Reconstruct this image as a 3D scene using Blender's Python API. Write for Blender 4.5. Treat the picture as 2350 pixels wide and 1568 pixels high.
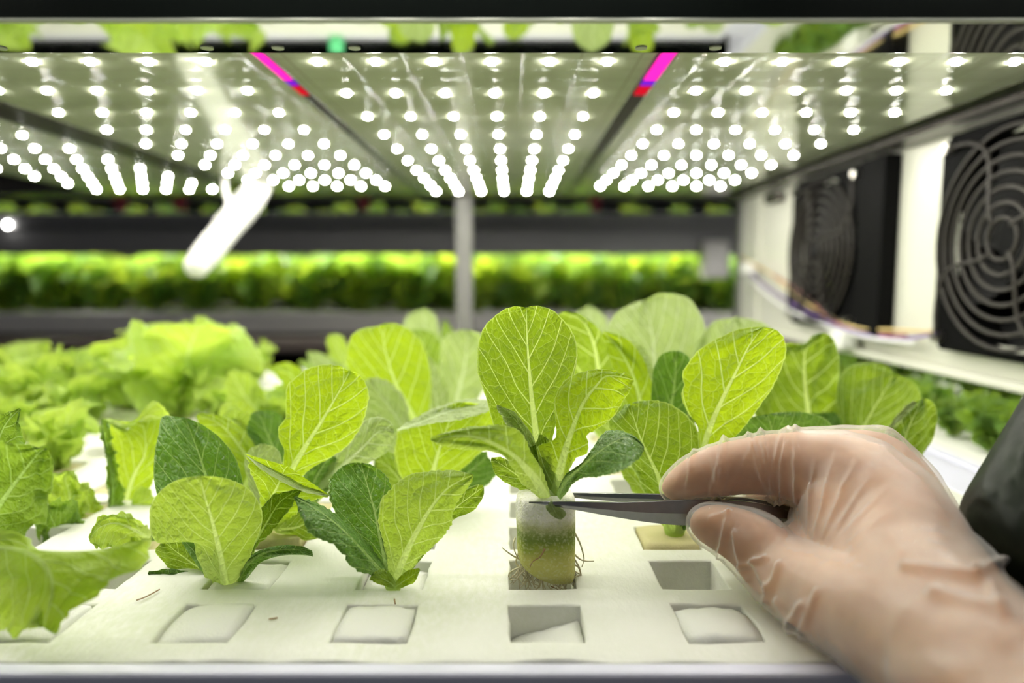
import bpy, bmesh, math, random
from mathutils import Vector, noise, Matrix

# ------------------------------------------------------------------ camera, world, exposure
F_PX, CX, CY = 1570.0, 1175.0, 784.0
PITCH = math.radians(5.60)
CP, SP = math.cos(PITCH), math.sin(PITCH)
ZC = 1.20                                   # camera height above the floor (m)
scene = bpy.context.scene
for o in list(bpy.data.objects):
    bpy.data.objects.remove(o)
C = scene.collection
cam_data = bpy.data.cameras.new('camera')
cam_data.sensor_fit = 'HORIZONTAL'; cam_data.sensor_width = 36.0
cam_data.lens = 36.0 * F_PX / 2350.0
cam_data.clip_start = 0.02; cam_data.clip_end = 60
cam_data.dof.use_dof = True; cam_data.dof.focus_distance = 0.262; cam_data.dof.aperture_fstop = 4.4
cam = bpy.data.objects.new('camera', cam_data); C.objects.link(cam)
cam.location = (0, 0, ZC); cam.rotation_euler = (math.radians(90) - PITCH, 0, 0)
scene.camera = cam
world = bpy.data.worlds.new('world'); scene.world = world; world.use_nodes = True
world.node_tree.nodes['Background'].inputs[0].default_value = (0.90, 0.95, 1.0, 1)
world.node_tree.nodes['Background'].inputs[1].default_value = 0.13
vs = scene.view_settings
vs.view_transform = 'Standard'; vs.look = 'None'; vs.gamma = 1.0; vs.use_curve_mapping = False
vs.exposure = 0.0
LED_POWER = 375.0
TUBE_POWER = 40.0
scene.cycles.max_bounces = 7; scene.cycles.diffuse_bounces = 4; scene.cycles.glossy_bounces = 3; scene.cycles.transmission_bounces = 5; scene.cycles.transparent_max_bounces = 8
scene.cycles.use_adaptive_sampling = True; scene.cycles.adaptive_threshold = 0.05
scene.cycles.sample_clamp_indirect = 6.0

# ------------------------------------------------------------------ geometry of the shot
H = 0.115                                   # shelf top and lamp panels: 11.5 cm below and above the lens
BOARD_Z = ZC - H
PANEL_Z = ZC + H
def P(px, py, Y):
    """world point that stands at depth Y on the sight line of pixel (px, py)"""
    a = (px - CX) / F_PX; b = (CY - py) / F_PX
    t = Y / (CP + b * SP)
    return Vector((a * t, Y, ZC + t * (b * CP - SP)))
def Pxw(px, py, X):
    a = (px - CX) / F_PX; b = (CY - py) / F_PX
    t = X / a
    return Vector((X, t * (CP + b * SP), ZC + t * (b * CP - SP)))
def zat(py, Y): return P(CX, py, Y).z
def proj(p):
    d = (p[0], p[1], p[2] - ZC)
    f = d[1] * CP - d[2] * SP; u = d[1] * SP + d[2] * CP
    return CX + F_PX * d[0] / f, CY - F_PX * u / f

# ------------------------------------------------------------------ object helpers
def link(o, parent=None):
    C.objects.link(o)
    if parent is not None:
        o.parent = parent
    return o
def mesh_obj(name, verts, faces, mat, parent=None, smooth=True, uvs=None, origin=None):
    """one mesh object; geometry given in world space, shifted when parent/origin is set"""
    off = Vector((0, 0, 0))
    if parent is not None:
        off = world_loc(parent)
        if origin is not None: off = Vector(origin)
    elif origin is not None:
        off = Vector(origin)
    me = bpy.data.meshes.new(name)
    me.from_pydata([tuple(Vector(v) - off) for v in verts], [], faces)
    if uvs is not None:
        for ln, arr in uvs.items():
            lay = me.uv_layers.new(name=ln)
            for l in me.loops:
                lay.data[l.index].uv = arr[l.vertex_index]
    me.materials.append(mat)
    if smooth:
        for p in me.polygons: p.use_smooth = True
    me.update()
    o = bpy.data.objects.new(name, me); link(o, parent)
    if parent is not None:
        o.location = off - world_loc(parent)
    else:
        o.location = off
    return o
def world_loc(o):
    v = Vector((0, 0, 0))
    while o is not None:
        v += o.location; o = o.parent
    return v
def bm_obj(name, bm, mat, parent=None, smooth=False, origin=None):
    me = bpy.data.meshes.new(name)
    off = Vector(origin) if origin is not None else (world_loc(parent) if parent is not None else Vector((0, 0, 0)))
    bmesh.ops.translate(bm, verts=bm.verts, vec=-off)
    bm.to_mesh(me); bm.free()
    me.materials.append(mat)
    if smooth:
        for p in me.polygons: p.use_smooth = True
    o = bpy.data.objects.new(name, me); link(o, parent)
    o.location = off - (world_loc(parent) if parent is not None else Vector((0, 0, 0)))
    return o
def thing(name, label, cat, loc=(0, 0, 0), group=None):
    o = bpy.data.objects.new(name, None); C.objects.link(o)
    o.empty_display_size = 0.02
    o.location = loc; tag(o, label, cat, group); return o
def tag(o, label, cat, group=None):
    o['label'] = label; o['category'] = cat
    if group: o['group'] = group
    return o
def box(bm, x0, x1, y0, y1, z0, z1, bevel=0.0, seg=2):
    r = bmesh.ops.create_cube(bm, size=1.0)
    vs_ = r['verts']
    for v in vs_:
        v.co = Vector((x0 if v.co.x < 0 else x1, y0 if v.co.y < 0 else y1, z0 if v.co.z < 0 else z1))
    if bevel > 0:
        es = list({e for v in vs_ for e in v.link_edges})
        bmesh.ops.bevel(bm, geom=es, offset=bevel, segments=seg, affect='EDGES', profile=0.6)
def tube_vf(pts, rad, n=8, cap=True):
    """swept tube through points; rad float or list"""
    pts = [Vector(p) for p in pts]; V = []; Fc = []
    up = Vector((0, 0, 1))
    for i, p in enumerate(pts):
        d = (pts[min(i + 1, len(pts) - 1)] - pts[max(i - 1, 0)]).normalized()
        if i == 0:
            a = d.cross(up)
            if a.length < 1e-3: a = d.cross(Vector((1, 0, 0)))
            a.normalize()
        else:
            a = (a - d * a.dot(d)).normalized()
        b = d.cross(a)
        r = rad[i] if isinstance(rad, (list, tuple)) else rad
        for k in range(n):
            t = 2 * math.pi * k / n
            V.append(p + (a * math.cos(t) + b * math.sin(t)) * r)
    for i in range(len(pts) - 1):
        for k in range(n):
            k2 = (k + 1) % n
            Fc.append((i * n + k, i * n + k2, (i + 1) * n + k2, (i + 1) * n + k))
    if cap:
        Fc.append(tuple(range(n))[::-1]); Fc.append(tuple((len(pts) - 1) * n + k for k in range(n)))
    return V, Fc
def tube_obj(name, pts, rad, mat, parent=None, n=8):
    V, Fc = tube_vf(pts, rad, n)
    return mesh_obj(name, V, Fc, mat, parent)
def catmull(pts, per=8):
    pts = [Vector(p) for p in pts]; out = []
    if len(pts) == 2:
        return [pts[0].lerp(pts[1], i / per) for i in range(per + 1)]
    for i in range(len(pts) - 1):
        p0 = pts[max(i - 1, 0)]; p1 = pts[i]; p2 = pts[i + 1]; p3 = pts[min(i + 2, len(pts) - 1)]
        for k in range(per):
            t = k / per
            out.append(0.5 * ((2 * p1) + (p2 - p0) * t + (2 * p0 - 5 * p1 + 4 * p2 - p3) * t * t + (3 * p1 - p0 - 3 * p2 + p3) * t ** 3))
    out.append(pts[-1]); return out
def resample(pts, n, per=8):
    c = catmull([tuple(p) + (0,) * (3 - len(p)) for p in pts], per)
    L = [0]
    for i in range(1, len(c)): L.append(L[-1] + (c[i] - c[i - 1]).length)
    out = []; j = 0
    for k in range(n + 1):
        s = L[-1] * k / n
        while j < len(L) - 2 and L[j + 1] < s: j += 1
        d = L[j + 1] - L[j]
        out.append(c[j].lerp(c[j + 1], (s - L[j]) / d if d > 1e-9 else 0))
    return out

# ------------------------------------------------------------------ materials
class NT:
    def __init__(s, name):
        s.m = bpy.data.materials.new(name); s.m.use_nodes = True
        s.t = s.m.node_tree; s.t.nodes.clear()
        s.out = s.n('ShaderNodeOutputMaterial')
    def n(s, typ, **kw):
        nd = s.t.nodes.new(typ)
        for k, v in kw.items(): setattr(nd, k, v)
        return nd
    def l(s, a, b): s.t.links.new(a, b)
    def inp(s, sock, v):
        if isinstance(v, (int, float, tuple, list)):
            if isinstance(v, (tuple, list)) and len(v) == 3 and sock.type == 'RGBA': v = (*v, 1)
            sock.default_value = v
        else: s.l(v, sock)
    def math(s, op, a, b=0.0, c=0.0, clamp=False):
        nd = s.n('ShaderNodeMath', operation=op); nd.use_clamp = clamp
        s.inp(nd.inputs[0], a); s.inp(nd.inputs[1], b); s.inp(nd.inputs[2], c); return nd.outputs[0]
    def mix(s, f, a, b):
        nd = s.n('ShaderNodeMix', data_type='RGBA')
        s.inp(nd.inputs[0], f); s.inp(nd.inputs[6], a); s.inp(nd.inputs[7], b); return nd.outputs[2]
    def noise(s, vec, scale, detail=4, rough=0.5, dim='3D'):
        nd = s.n('ShaderNodeTexNoise', noise_dimensions=dim)
        if vec is not None: s.l(vec, nd.inputs['Vector'])
        nd.inputs['Scale'].default_value = scale; nd.inputs['Detail'].default_value = detail
        nd.inputs['Roughness'].default_value = rough; return nd
    def ramp(s, f, lo, hi, a=0.0, b=1.0):
        nd = s.n('ShaderNodeMapRange', clamp=True); s.inp(nd.inputs[0], f)
        nd.inputs[1].default_value = lo; nd.inputs[2].default_value = hi
        nd.inputs[3].default_value = a; nd.inputs[4].default_value = b; return nd.outputs[0]
    def bump(s, h, strength=0.3, dist=0.001, normal=None):
        nd = s.n('ShaderNodeBump'); s.l(h, nd.inputs['Height'])
        nd.inputs['Strength'].default_value = strength; nd.inputs['Distance'].default_value = dist
        if normal is not None: s.l(normal, nd.inputs['Normal'])
        return nd.outputs[0]
    def pbr(s, col, rough=0.5, metal=0.0, normal=None, spec=0.5, **kw):
        b = s.n('ShaderNodeBsdfPrincipled')
        s.inp(b.inputs['Base Color'], col); s.inp(b.inputs['Roughness'], rough); s.inp(b.inputs['Metallic'], metal)
        b.inputs['Specular IOR Level'].default_value = spec
        if normal is not None: s.l(normal, b.inputs['Normal'])
        for k, v in kw.items(): s.inp(b.inputs[k.replace('_', ' ')], v)
        return b
    def done(s, shader): s.l(shader, s.out.inputs['Surface']); return s.m

def simple(name, col, rough=0.5, metal=0.0, bump=None, var=0.0, spec=0.5, vscale=30, **kw):
    t = NT(name); tc = t.n('ShaderNodeTexCoord').outputs['Object']
    c = col
    if var > 0:
        nz = t.noise(tc, vscale, 5)
        c = t.mix(nz.outputs[0], tuple(x * (1 - var) for x in col), tuple(min(1, x * (1 + var)) for x in col))
    nrm = None
    if bump:
        nrm = t.bump(t.noise(tc, bump[0], 5, 0.6).outputs[0], bump[1], bump[2])
    return t.done(t.pbr(c, rough, metal, nrm, spec, **kw).outputs[0])
def emissive(name, col, strength):
    t = NT(name); e = t.n('ShaderNodeEmission'); t.inp(e.inputs[0], col); e.inputs[1].default_value = strength
    return t.done(e.outputs[0])

def leaf_mat(name, refl, trans, vein, vein_t, tfac=0.5, rough=0.42, bumpk=1.0, nsec=7.0, spec=0.5, wet=False, net=1.0, veinw=1.0):
    t = NT(name)
    uv = t.n('ShaderNodeUVMap', uv_map='blade').outputs[0]
    un = t.n('ShaderNodeUVMap', uv_map='unit').outputs[0]
    wn = t.noise(uv, 8.0, 3, 0.55)
    wsub = t.n('ShaderNodeVectorMath', operation='SUBTRACT'); t.l(wn.outputs[1], wsub.inputs[0]); wsub.inputs[1].default_value = (.5, .5, .5)
    wsc = t.n('ShaderNodeVectorMath', operation='SCALE'); t.l(wsub.outputs[0], wsc.inputs[0]); wsc.inputs['Scale'].default_value = 0.05
    wad = t.n('ShaderNodeVectorMath', operation='ADD'); t.l(uv, wad.inputs[0]); t.l(wsc.outputs[0], wad.inputs[1])
    sx = t.n('ShaderNodeSeparateXYZ'); t.l(uv, sx.inputs[0])
    wn2 = t.noise(uv, 3.2, 1, 0.4)
    w2 = t.n('ShaderNodeVectorMath', operation='SUBTRACT'); t.l(wn2.outputs[1], w2.inputs[0]); w2.inputs[1].default_value = (.5, .5, .5)
    w3 = t.n('ShaderNodeVectorMath', operation='SCALE'); t.l(w2.outputs[0], w3.inputs[0]); w3.inputs['Scale'].default_value = 0.085
    w4 = t.n('ShaderNodeVectorMath', operation='ADD'); t.l(uv, w4.inputs[0]); t.l(w3.outputs[0], w4.inputs[1])
    wx = t.n('ShaderNodeSeparateXYZ'); t.l(w4.outputs[0], wx.inputs[0])
    ux = t.n('ShaderNodeSeparateXYZ'); t.l(un, ux.inputs[0])
    ax = t.math('ABSOLUTE', sx.outputs[0]); y = sx.outputs[1]
    axw = t.math('ABSOLUTE', wx.outputs[0]); yw = wx.outputs[1]
    # midrib, tapering to the tip
    inv = t.math('SUBTRACT', 1.0, y, clamp=True)
    mw = t.math('MULTIPLY_ADD', t.math('POWER', inv, 1.6), 0.036 * veinw, 0.0035 * veinw)
    mid = t.math('SUBTRACT', 1.0, t.math('DIVIDE', ax, mw), clamp=True)
    mid = t.ramp(mid, 0.0, 0.35)
    # secondary veins, curving up to the margin, staggered left and right
    side = t.math('MULTIPLY', t.math('GREATER_THAN', sx.outputs[0], 0.0), 0.47)
    q = t.math('SUBTRACT', yw, t.math('MULTIPLY', axw, 1.05))
    q = t.math('SUBTRACT', q, t.math('MULTIPLY', t.math('MULTIPLY', axw, axw), 0.9))
    fr = t.math('FRACT', t.math('MULTIPLY_ADD', q, nsec, t.math('ADD', side, 10.0)))
    dist = t.math('DIVIDE', t.math('ABSOLUTE', t.math('SUBTRACT', fr, 0.5)), nsec)
    sw = t.math('MULTIPLY_ADD', t.math('SUBTRACT', 0.5, axw, clamp=True), 0.012 * veinw, 0.0018 * veinw)
    sec = t.math('SUBTRACT', 1.0, t.math('DIVIDE', dist, sw), clamp=True)
    sec = t.ramp(sec, 0.0, 0.5)
    # net of fine veins
    def vor(scale):
        v = t.n('ShaderNodeTexVoronoi', feature='DISTANCE_TO_EDGE', voronoi_dimensions='2D'); t.l(wad.outputs[0], v.inputs['Vector'])
        v.inputs['Scale'].default_value = scale; return v.outputs['Distance']
    v1 = vor(13.0); v2 = vor(34.0)
    n1 = t.ramp(v1, 0.0, 0.038 * veinw, 1.0, 0.0); n2 = t.ramp(v2, 0.0, 0.07, 1.0, 0.0)
    net1 = t.math('MULTIPLY', n1, 0.36 * net); net2 = t.math('MULTIPLY', n2, 0.15 * net)
    vein_lit_rim = t.math('MAXIMUM', t.math('MAXIMUM', mid, t.math('MULTIPLY', sec, 0.9)), t.math('MAXIMUM', net1, net2), clamp=True)
    edge = t.ramp(t.math('ABSOLUTE', ux.outputs[0]), 0.965, 1.0, 0.0, 0.75)  # pale rim painted on the blade where the thin margin catches light
    vein_lit_rim = t.math('MAXIMUM', vein_lit_rim, edge)
    base = t.ramp(y, 0.0, 0.28, 0.75, 0.0)
    vein_lit_rim = t.math('MAXIMUM', vein_lit_rim, base)
    tone = t.noise(uv, 3.5, 3, 0.6).outputs[0]
    tone = t.ramp(tone, 0.3, 0.7, 0.0, 1.0)
    rc = t.mix(tone, tuple(c * 0.85 for c in refl), tuple(min(1, c * 1.15) for c in refl))
    tcx = t.mix(tone, tuple(c * 0.88 for c in trans), tuple(min(1, c * 1.1) for c in trans))
    rc = t.mix(vein_lit_rim, rc, vein); tcx = t.mix(vein_lit_rim, tcx, vein_t)
    h = t.math('ADD', t.math('MULTIPLY', t.ramp(v1, 0.0, 0.45), 1.0), t.math('MULTIPLY', t.ramp(v2, 0.0, 0.3), 0.35))
    h = t.math('SUBTRACT', h, t.math('MULTIPLY', t.math('MAXIMUM', mid, sec), 0.8))
    nrm = t.bump(h, 0.55 * bumpk, 0.0011)
    rr = rough
    if wet:
        wv = t.n('ShaderNodeTexVoronoi', feature='F1'); t.l(uv, wv.inputs['Vector']); wv.inputs['Scale'].default_value = 55
        drop = t.ramp(wv.outputs['Distance'], 0.18, 0.34, 1.0, 0.0)
        gate = t.ramp(t.noise(uv, 5, 2).outputs[0], 0.52, 0.58)
        drop = t.math('MULTIPLY', drop, gate)
        rr = t.ramp(drop, 0.0, 0.5, rough, 0.05)
        nrm = t.bump(drop, 0.8, 0.0012, nrm)
    b = t.pbr(rc, rr, 0.0, nrm, spec)
    tr = t.n('ShaderNodeBsdfTranslucent'); t.l(tcx, tr.inputs[0]); t.l(nrm, tr.inputs[1])
    mx = t.n('ShaderNodeMixShader'); mx.inputs[0].default_value = tfac
    t.l(b.outputs[0], mx.inputs[1]); t.l(tr.outputs[0], mx.inputs[2])
    return t.done(mx.outputs[0])

VN, VT = (0.52, 0.66, 0.20), (0.80, 0.95, 0.30)
LM = {
 'bright': leaf_mat('leaf_bright', (0.22, 0.34, 0.02), (0.52, 0.70, 0.01), VN, VT, 0.55),
 'light':  leaf_mat('leaf_light', (0.27, 0.38, 0.06), (0.50, 0.68, 0.05), (0.52, 0.66, 0.25), VT, 0.5),
 'mid':    leaf_mat('leaf_mid', (0.115, 0.22, 0.028), (0.33, 0.48, 0.012), VN, VT, 0.5),
 'dark':   leaf_mat('leaf_dark', (0.10, 0.22, 0.045), (0.18, 0.36, 0.02), (0.34, 0.50, 0.16), (0.5, 0.7, 0.2), 0.35, rough=0.3, bumpk=1.5),
 'wet':    leaf_mat('leaf_wet', (0.11, 0.24, 0.055), (0.22, 0.42, 0.02), (0.45, 0.60, 0.24), (0.6, 0.8, 0.25), 0.38, rough=0.26, bumpk=1.6, wet=True),
 'pale':   leaf_mat('leaf_pale', (0.40, 0.48, 0.23), (0.50, 0.66, 0.16), (0.62, 0.74, 0.42), (0.8, 0.9, 0.5), 0.42, rough=0.5, bumpk=1.6, net=0.6),
 'frill':  leaf_mat('leaf_frilly', (0.36, 0.50, 0.09), (0.62, 0.82, 0.07), (0.50, 0.66, 0.24), (0.8, 0.95, 0.35), 0.52, rough=0.4, net=0.7),
 'frill_dark': leaf_mat('leaf_frilly_dark', (0.15, 0.29, 0.045), (0.32, 0.50, 0.03), (0.36, 0.54, 0.17), (0.55, 0.78, 0.2), 0.45, rough=0.36, net=0.8, bumpk=1.2),
 'far':    leaf_mat('leaf_far', (0.30, 0.42, 0.035), (0.48, 0.62, 0.03), (0.35, 0.5, 0.1), (0.6, 0.75, 0.15), 0.45, net=0.5),
}
M = {}
def foam_material():
    t = NT('white_foam'); tc = t.n('ShaderNodeTexCoord').outputs['Object']
    fib = t.n('ShaderNodeMapping'); t.l(tc, fib.inputs[0]); fib.inputs['Scale'].default_value = (1.0, 0.45, 1.0)
    n1 = t.noise(fib.outputs[0], 420, 5, 0.65); n2 = t.noise(tc, 60, 4, 0.6); n3 = t.noise(tc, 9, 3, 0.5)
    h = t.math('ADD', n1.outputs[0], t.math('MULTIPLY', n2.outputs[0], 1.6))
    alg = t.math('MULTIPLY', t.ramp(n3.outputs[0], 0.50, 0.68), t.ramp(n1.outputs[0], 0.35, 0.6))
    col = t.mix(t.math('MULTIPLY', alg, 0.45), (0.86, 0.86, 0.79), (0.66, 0.70, 0.48))
    nrm = t.bump(h, 0.5, 0.0006)
    b = t.pbr(col, 0.55, 0, nrm, 0.35)
    b.inputs['Subsurface Weight'].default_value = 0.0; b.inputs['Subsurface Radius'].default_value = (0.014, 0.014, 0.011); b.inputs['Subsurface Scale'].default_value = 1.0
    tr = t.n('ShaderNodeBsdfTranslucent'); tr.inputs[0].default_value = (0.93, 0.93, 0.87, 1)
    mx = t.n('ShaderNodeMixShader'); mx.inputs[0].default_value = 0.04; t.l(b.outputs[0], mx.inputs[1]); t.l(tr.outputs[0], mx.inputs[2])
    return t.done(mx.outputs[0])
def sponge_material(name, green=False, z0=0.0, z1=1.0, c=(0.80, 0.80, 0.74)):
    t = NT(name); tc = t.n('ShaderNodeTexCoord').outputs['Object']
    v = t.n('ShaderNodeTexVoronoi'); t.l(tc, v.inputs['Vector']); v.inputs['Scale'].default_value = 1400
    nz = t.noise(tc, 500, 4, 0.6)
    h = t.math('ADD', v.outputs['Distance'], nz.outputs[0])
    col = c
    if green:
        s = t.n('ShaderNodeSeparateXYZ'); t.l(tc, s.inputs[0])
        wob = t.noise(tc, 130, 5, 0.7)
        zz = t.math('MULTIPLY_ADD', t.math('SUBTRACT', wob.outputs[0], 0.5), 0.0085, s.outputs[2])
        cr = t.n('ShaderNodeValToRGB')
        t.l(t.ramp(zz, z0, z1), cr.inputs[0])
        e = cr.color_ramp.elements
        e[0].position = 0.0; e[0].color = (0.64, 0.62, 0.24, 1)
        e[1].position = 1.0; e[1].color = (0.95, 0.93, 0.82, 1)
        for pos, cc in ((0.38, (0.58, 0.57, 0.15, 1)), (0.52, (0.34, 0.40, 0.06, 1)), (0.62, (0.17, 0.24, 0.035, 1)), (0.69, (0.22, 0.28, 0.06, 1)), (0.76, (0.50, 0.52, 0.24, 1)), (0.85, (0.92, 0.90, 0.78, 1))):
            k = e.new(pos); k.color = cc
        spk = t.noise(tc, 900, 2).outputs[0]
        col = t.mix(t.ramp(spk, 0.5, 0.66, 0.0, 0.5), cr.outputs[0], (0.70, 0.72, 0.40))
    nrm = t.bump(h, 0.45 if green else 0.3, 0.0005 if green else 0.0004)
    b = t.pbr(col, 0.7, 0, nrm, 0.3, Subsurface_Weight=0.15)
    b.inputs['Subsurface Radius'].default_value = (0.003, 0.003, 0.002)
    return t.done(b.outputs[0])
M['foam'] = foam_material()
M['sponge'] = sponge_material('white_sponge')
M['sponge_old'] = sponge_material('stained_sponge', c=(0.55, 0.50, 0.26))
M['sponge_green'] = sponge_material('algae_sponge', True, -0.0335, 0.0)
M['tray'] = simple('tray_plastic', (0.76, 0.76, 0.90), 0.3, var=0.04)
M['bed'] = simple('wet_tray_bed', (0.82, 0.82, 0.74), 0.25, var=0.1)
M['root'] = simple('pale_root', (0.66, 0.60, 0.40), 0.5)
M['root_brown'] = simple('brown_root', (0.35, 0.20, 0.09), 0.5)
M['steel'] = simple('brushed_steel', (0.23, 0.23, 0.24), 0.30, 0.95, bump=(900, 0.08, 0.0003), var=0.1, vscale=400)
M['steel_dark'] = simple('dark_steel', (0.03, 0.03, 0.03), 0.3, 0.6)
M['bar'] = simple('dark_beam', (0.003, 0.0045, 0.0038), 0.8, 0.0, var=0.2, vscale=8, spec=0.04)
M['bar_lip'] = simple('beam_lip', (0.45, 0.47, 0.40), 0.35, 0.3)
M['mirror'] = simple('polished_metal', (0.80, 0.82, 0.74), 0.035, 1.0)
M['panel_gap'] = simple('channel_metal', (0.10, 0.09, 0.08), 0.25, 0.8, var=0.4, vscale=12)
M['post'] = simple('grey_post', (0.22, 0.215, 0.20), 0.5, 0.1, var=0.08)
M['white_panel'] = simple('white_sheet_metal', (0.72, 0.72, 0.62), 0.28, 0.0, var=0.03)
M['black'] = simple('black_plastic', (0.003, 0.003, 0.003), 0.7, var=0.1, spec=0.06)
M['black_wire'] = simple('black_wire', (0.03, 0.026, 0.022), 0.45, 0.0, spec=0.3)
M['hub'] = simple('fan_hub', (0.006, 0.006, 0.006), 0.5, spec=0.15)
M['screw'] = simple('screw_metal', (0.5, 0.48, 0.42), 0.3, 1.0)
M['white_plastic'] = simple('white_plastic', (0.86, 0.86, 0.82), 0.3)
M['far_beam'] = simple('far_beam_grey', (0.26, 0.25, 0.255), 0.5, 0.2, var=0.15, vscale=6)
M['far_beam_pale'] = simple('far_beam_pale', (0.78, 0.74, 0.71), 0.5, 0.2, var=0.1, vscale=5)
M['pipe'] = simple('brown_pipe', (0.42, 0.34, 0.30), 0.45, var=0.15, vscale=5)
M['red'] = simple('red_plastic', (0.42, 0.03, 0.06), 0.4)
M['pink'] = simple('pink_plastic', (0.75, 0.12, 0.28), 0.4)
M['wallm'] = simple('dark_wall', (0.035, 0.035, 0.035), 0.8, var=0.2, vscale=2)
M['floorm'] = simple('dark_floor', (0.05, 0.05, 0.048), 0.6, var=0.2, vscale=2)
M['led'] = emissive('led_light', (1.0, 0.975, 0.90), LED_POWER)
M['tube'] = emissive('grow_tube_light', (1.0, 1.0, 0.94), TUBE_POWER)
M['magenta'] = emissive('magenta_gap_glow', (1.0, 0.02, 0.42), 1.6)  # glow colours for the light seen through the panel gaps, no lamp there
M['red_glow'] = emissive('red_gap_glow', (0.9, 0.01, 0.03), 0.8)
M['violet'] = emissive('violet_gap_glow', (0.25, 0.02, 0.8), 0.9)
def panel_material():
    t = NT('lamp_panel_sheet'); tc = t.n('ShaderNodeTexCoord').outputs['Object']
    br = t.n('ShaderNodeTexBrick'); t.l(tc, br.inputs['Vector'])
    br.inputs['Scale'].default_value = 1.0; br.inputs['Brick Width'].default_value = 0.0315; br.inputs['Row Height'].default_value = 0.0195
    br.inputs['Mortar Size'].default_value = 0.0005; br.offset = 0.0
    br.inputs['Color1'].default_value = (0.60, 0.64, 0.46, 1); br.inputs['Color2'].default_value = (0.575, 0.615, 0.435, 1)
    br.inputs['Mortar'].default_value = (0.42, 0.45, 0.32, 1)
    nrm = t.bump(br.outputs['Fac'], 0.3, 0.0003)
    return t.done(t.pbr(br.outputs['Color'], 0.09, 0.12, nrm, 0.5, Coat_Weight=0.5, Coat_Roughness=0.05).outputs[0])
M['panel'] = panel_material()
# ================================================================== the room
def structure(name, bm, mat):
    o = bm_obj(name, bm, mat); o['kind'] = 'structure'; return o
bm = bmesh.new(); box(bm, -4, 4, -1.6, 5.2, -0.06, 0.0); structure('floor', bm, M['floorm'])
bm = bmesh.new(); box(bm, -4, 4, -1.6, 5.2, 3.0, 3.06); structure('ceiling', bm, M['wallm'])
bm = bmesh.new(); box(bm, -4, 4, 5.2, 5.26, 0, 3.0); structure('wall_back', bm, M['wallm'])
bm = bmesh.new(); box(bm, -4.06, -4, -1.6, 5.2, 0, 3.0); structure('wall_left', bm, M['wallm'])
bm = bmesh.new(); box(bm, 4, 4.06, -1.6, 5.2, 0, 3.0); structure('wall_right', bm, M['wallm'])

# ================================================================== growing board and tray
HX0, HPX, HS = -0.0010, 0.0565, 0.0247          # first hole's left edge, column step, hole side
HY0, HPY = 0.2047, 0.0367                       # first row's near edge, row step
BX0, BX1, BY0, BY1 = -0.80, 0.237, 0.1935, 0.812
BT = 0.024                                      # board thickness
def hole_c(k, r): return HX0 + HPX * k + HS / 2, HY0 + HPY * r + HS / 2
def board(name, x0, x1, y0, y1, ks, rs, ztop, seed, label, chips=True):
    rnd = random.Random(seed)
    root = thing(name, label, 'board', ((x0 + x1) / 2, (y0 + y1) / 2, ztop - BT))
    def lines(a, b, starts, step):
        cuts = {round(a, 5), round(b, 5)}
        for s in starts: cuts.add(round(s, 5)); cuts.add(round(s + HS, 5))
        cuts = sorted(cuts); out = []
        for i in range(len(cuts) - 1):
            n = max(1, round((cuts[i + 1] - cuts[i]) / step))
            for j in range(n): out.append(cuts[i] + (cuts[i + 1] - cuts[i]) * j / n)
        out.append(cuts[-1]); return out
    xs = lines(x0, x1, [HX0 + HPX * k for k in ks], 0.0062); ys = lines(y0, y1, [HY0 + HPY * r for r in rs], 0.0062)
    def inhole(x, y):
        k = round((x - HX0 - HS / 2) / HPX); r = round((y - HY0 - HS / 2) / HPY)
        if k not in ks or r not in rs: return False
        cx, cy = hole_c(k, r); return abs(x - cx) < HS / 2 and abs(y - cy) < HS / 2
    bm = bmesh.new(); grid = {}
    for j, y in enumerate(ys):
        for i, x in enumerate(xs):
            dx = noise.noise(Vector((x * 260, y * 260, 1))) * 0.0009; dy = noise.noise(Vector((x * 260, y * 260, 7))) * 0.0009
            dz = noise.noise(Vector((x * 40, y * 40, 3))) * 0.0007 + noise.noise(Vector((x * 200, y * 200, 4))) * 0.0003
            if j == 0:
                dy = noise.noise(Vector((x * 45, 3, 5))) * 0.0012 + 0.0004 * noise.noise(Vector((x * 300, 3, 5)))
                if chips and -0.098 < x < -0.068: dy += 0.0022 * math.sin((x + 0.098) / 0.03 * math.pi); dz -= 0.0006
            grid[i, j] = bm.verts.new((x + dx, y + dy, ztop + dz))
    tops = []
    for j in range(len(ys) - 1):
        for i in range(len(xs) - 1):
            if not inhole((xs[i] + xs[i + 1]) / 2, (ys[j] + ys[j + 1]) / 2):
                tops.append(bm.faces.new((grid[i, j], grid[i + 1, j], grid[i + 1, j + 1], grid[i, j + 1])))
    lone = [v for v in bm.verts if not v.link_faces]
    bmesh.ops.delete(bm, geom=lone, context='VERTS')
    bound = [e for e in bm.edges if e.is_boundary]
    r = bmesh.ops.extrude_edge_only(bm, edges=bound)
    nv = [g for g in r['geom'] if isinstance(g, bmesh.types.BMVert)]
    for v in nv: v.co.z = ztop - BT + 0.001
    bmesh.ops.recalc_face_normals(bm, faces=bm.faces)
    if sum(f.normal.z for f in tops) < 0: bmesh.ops.reverse_faces(bm, faces=bm.faces)
    rim = [e for e in bm.edges if e.is_manifold and e.calc_face_angle(0) > 1.0 and abs(e.verts[0].co.z - ztop) < 0.004 and abs(e.verts[1].co.z - ztop) < 0.004]
    bmesh.ops.bevel(bm, geom=rim, offset=0.0009, segments=2, affect='EDGES', profile=0.6)
    bm_obj('foam_slab', bm, M['foam'], root, smooth=True)
    return root
board('foam_board', BX0, BX1, BY0, BY1, range(-13, 4), range(0, 16), BOARD_Z, 1,
      'white foam growing board with rows of square planting holes, in the near tray')
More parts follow.
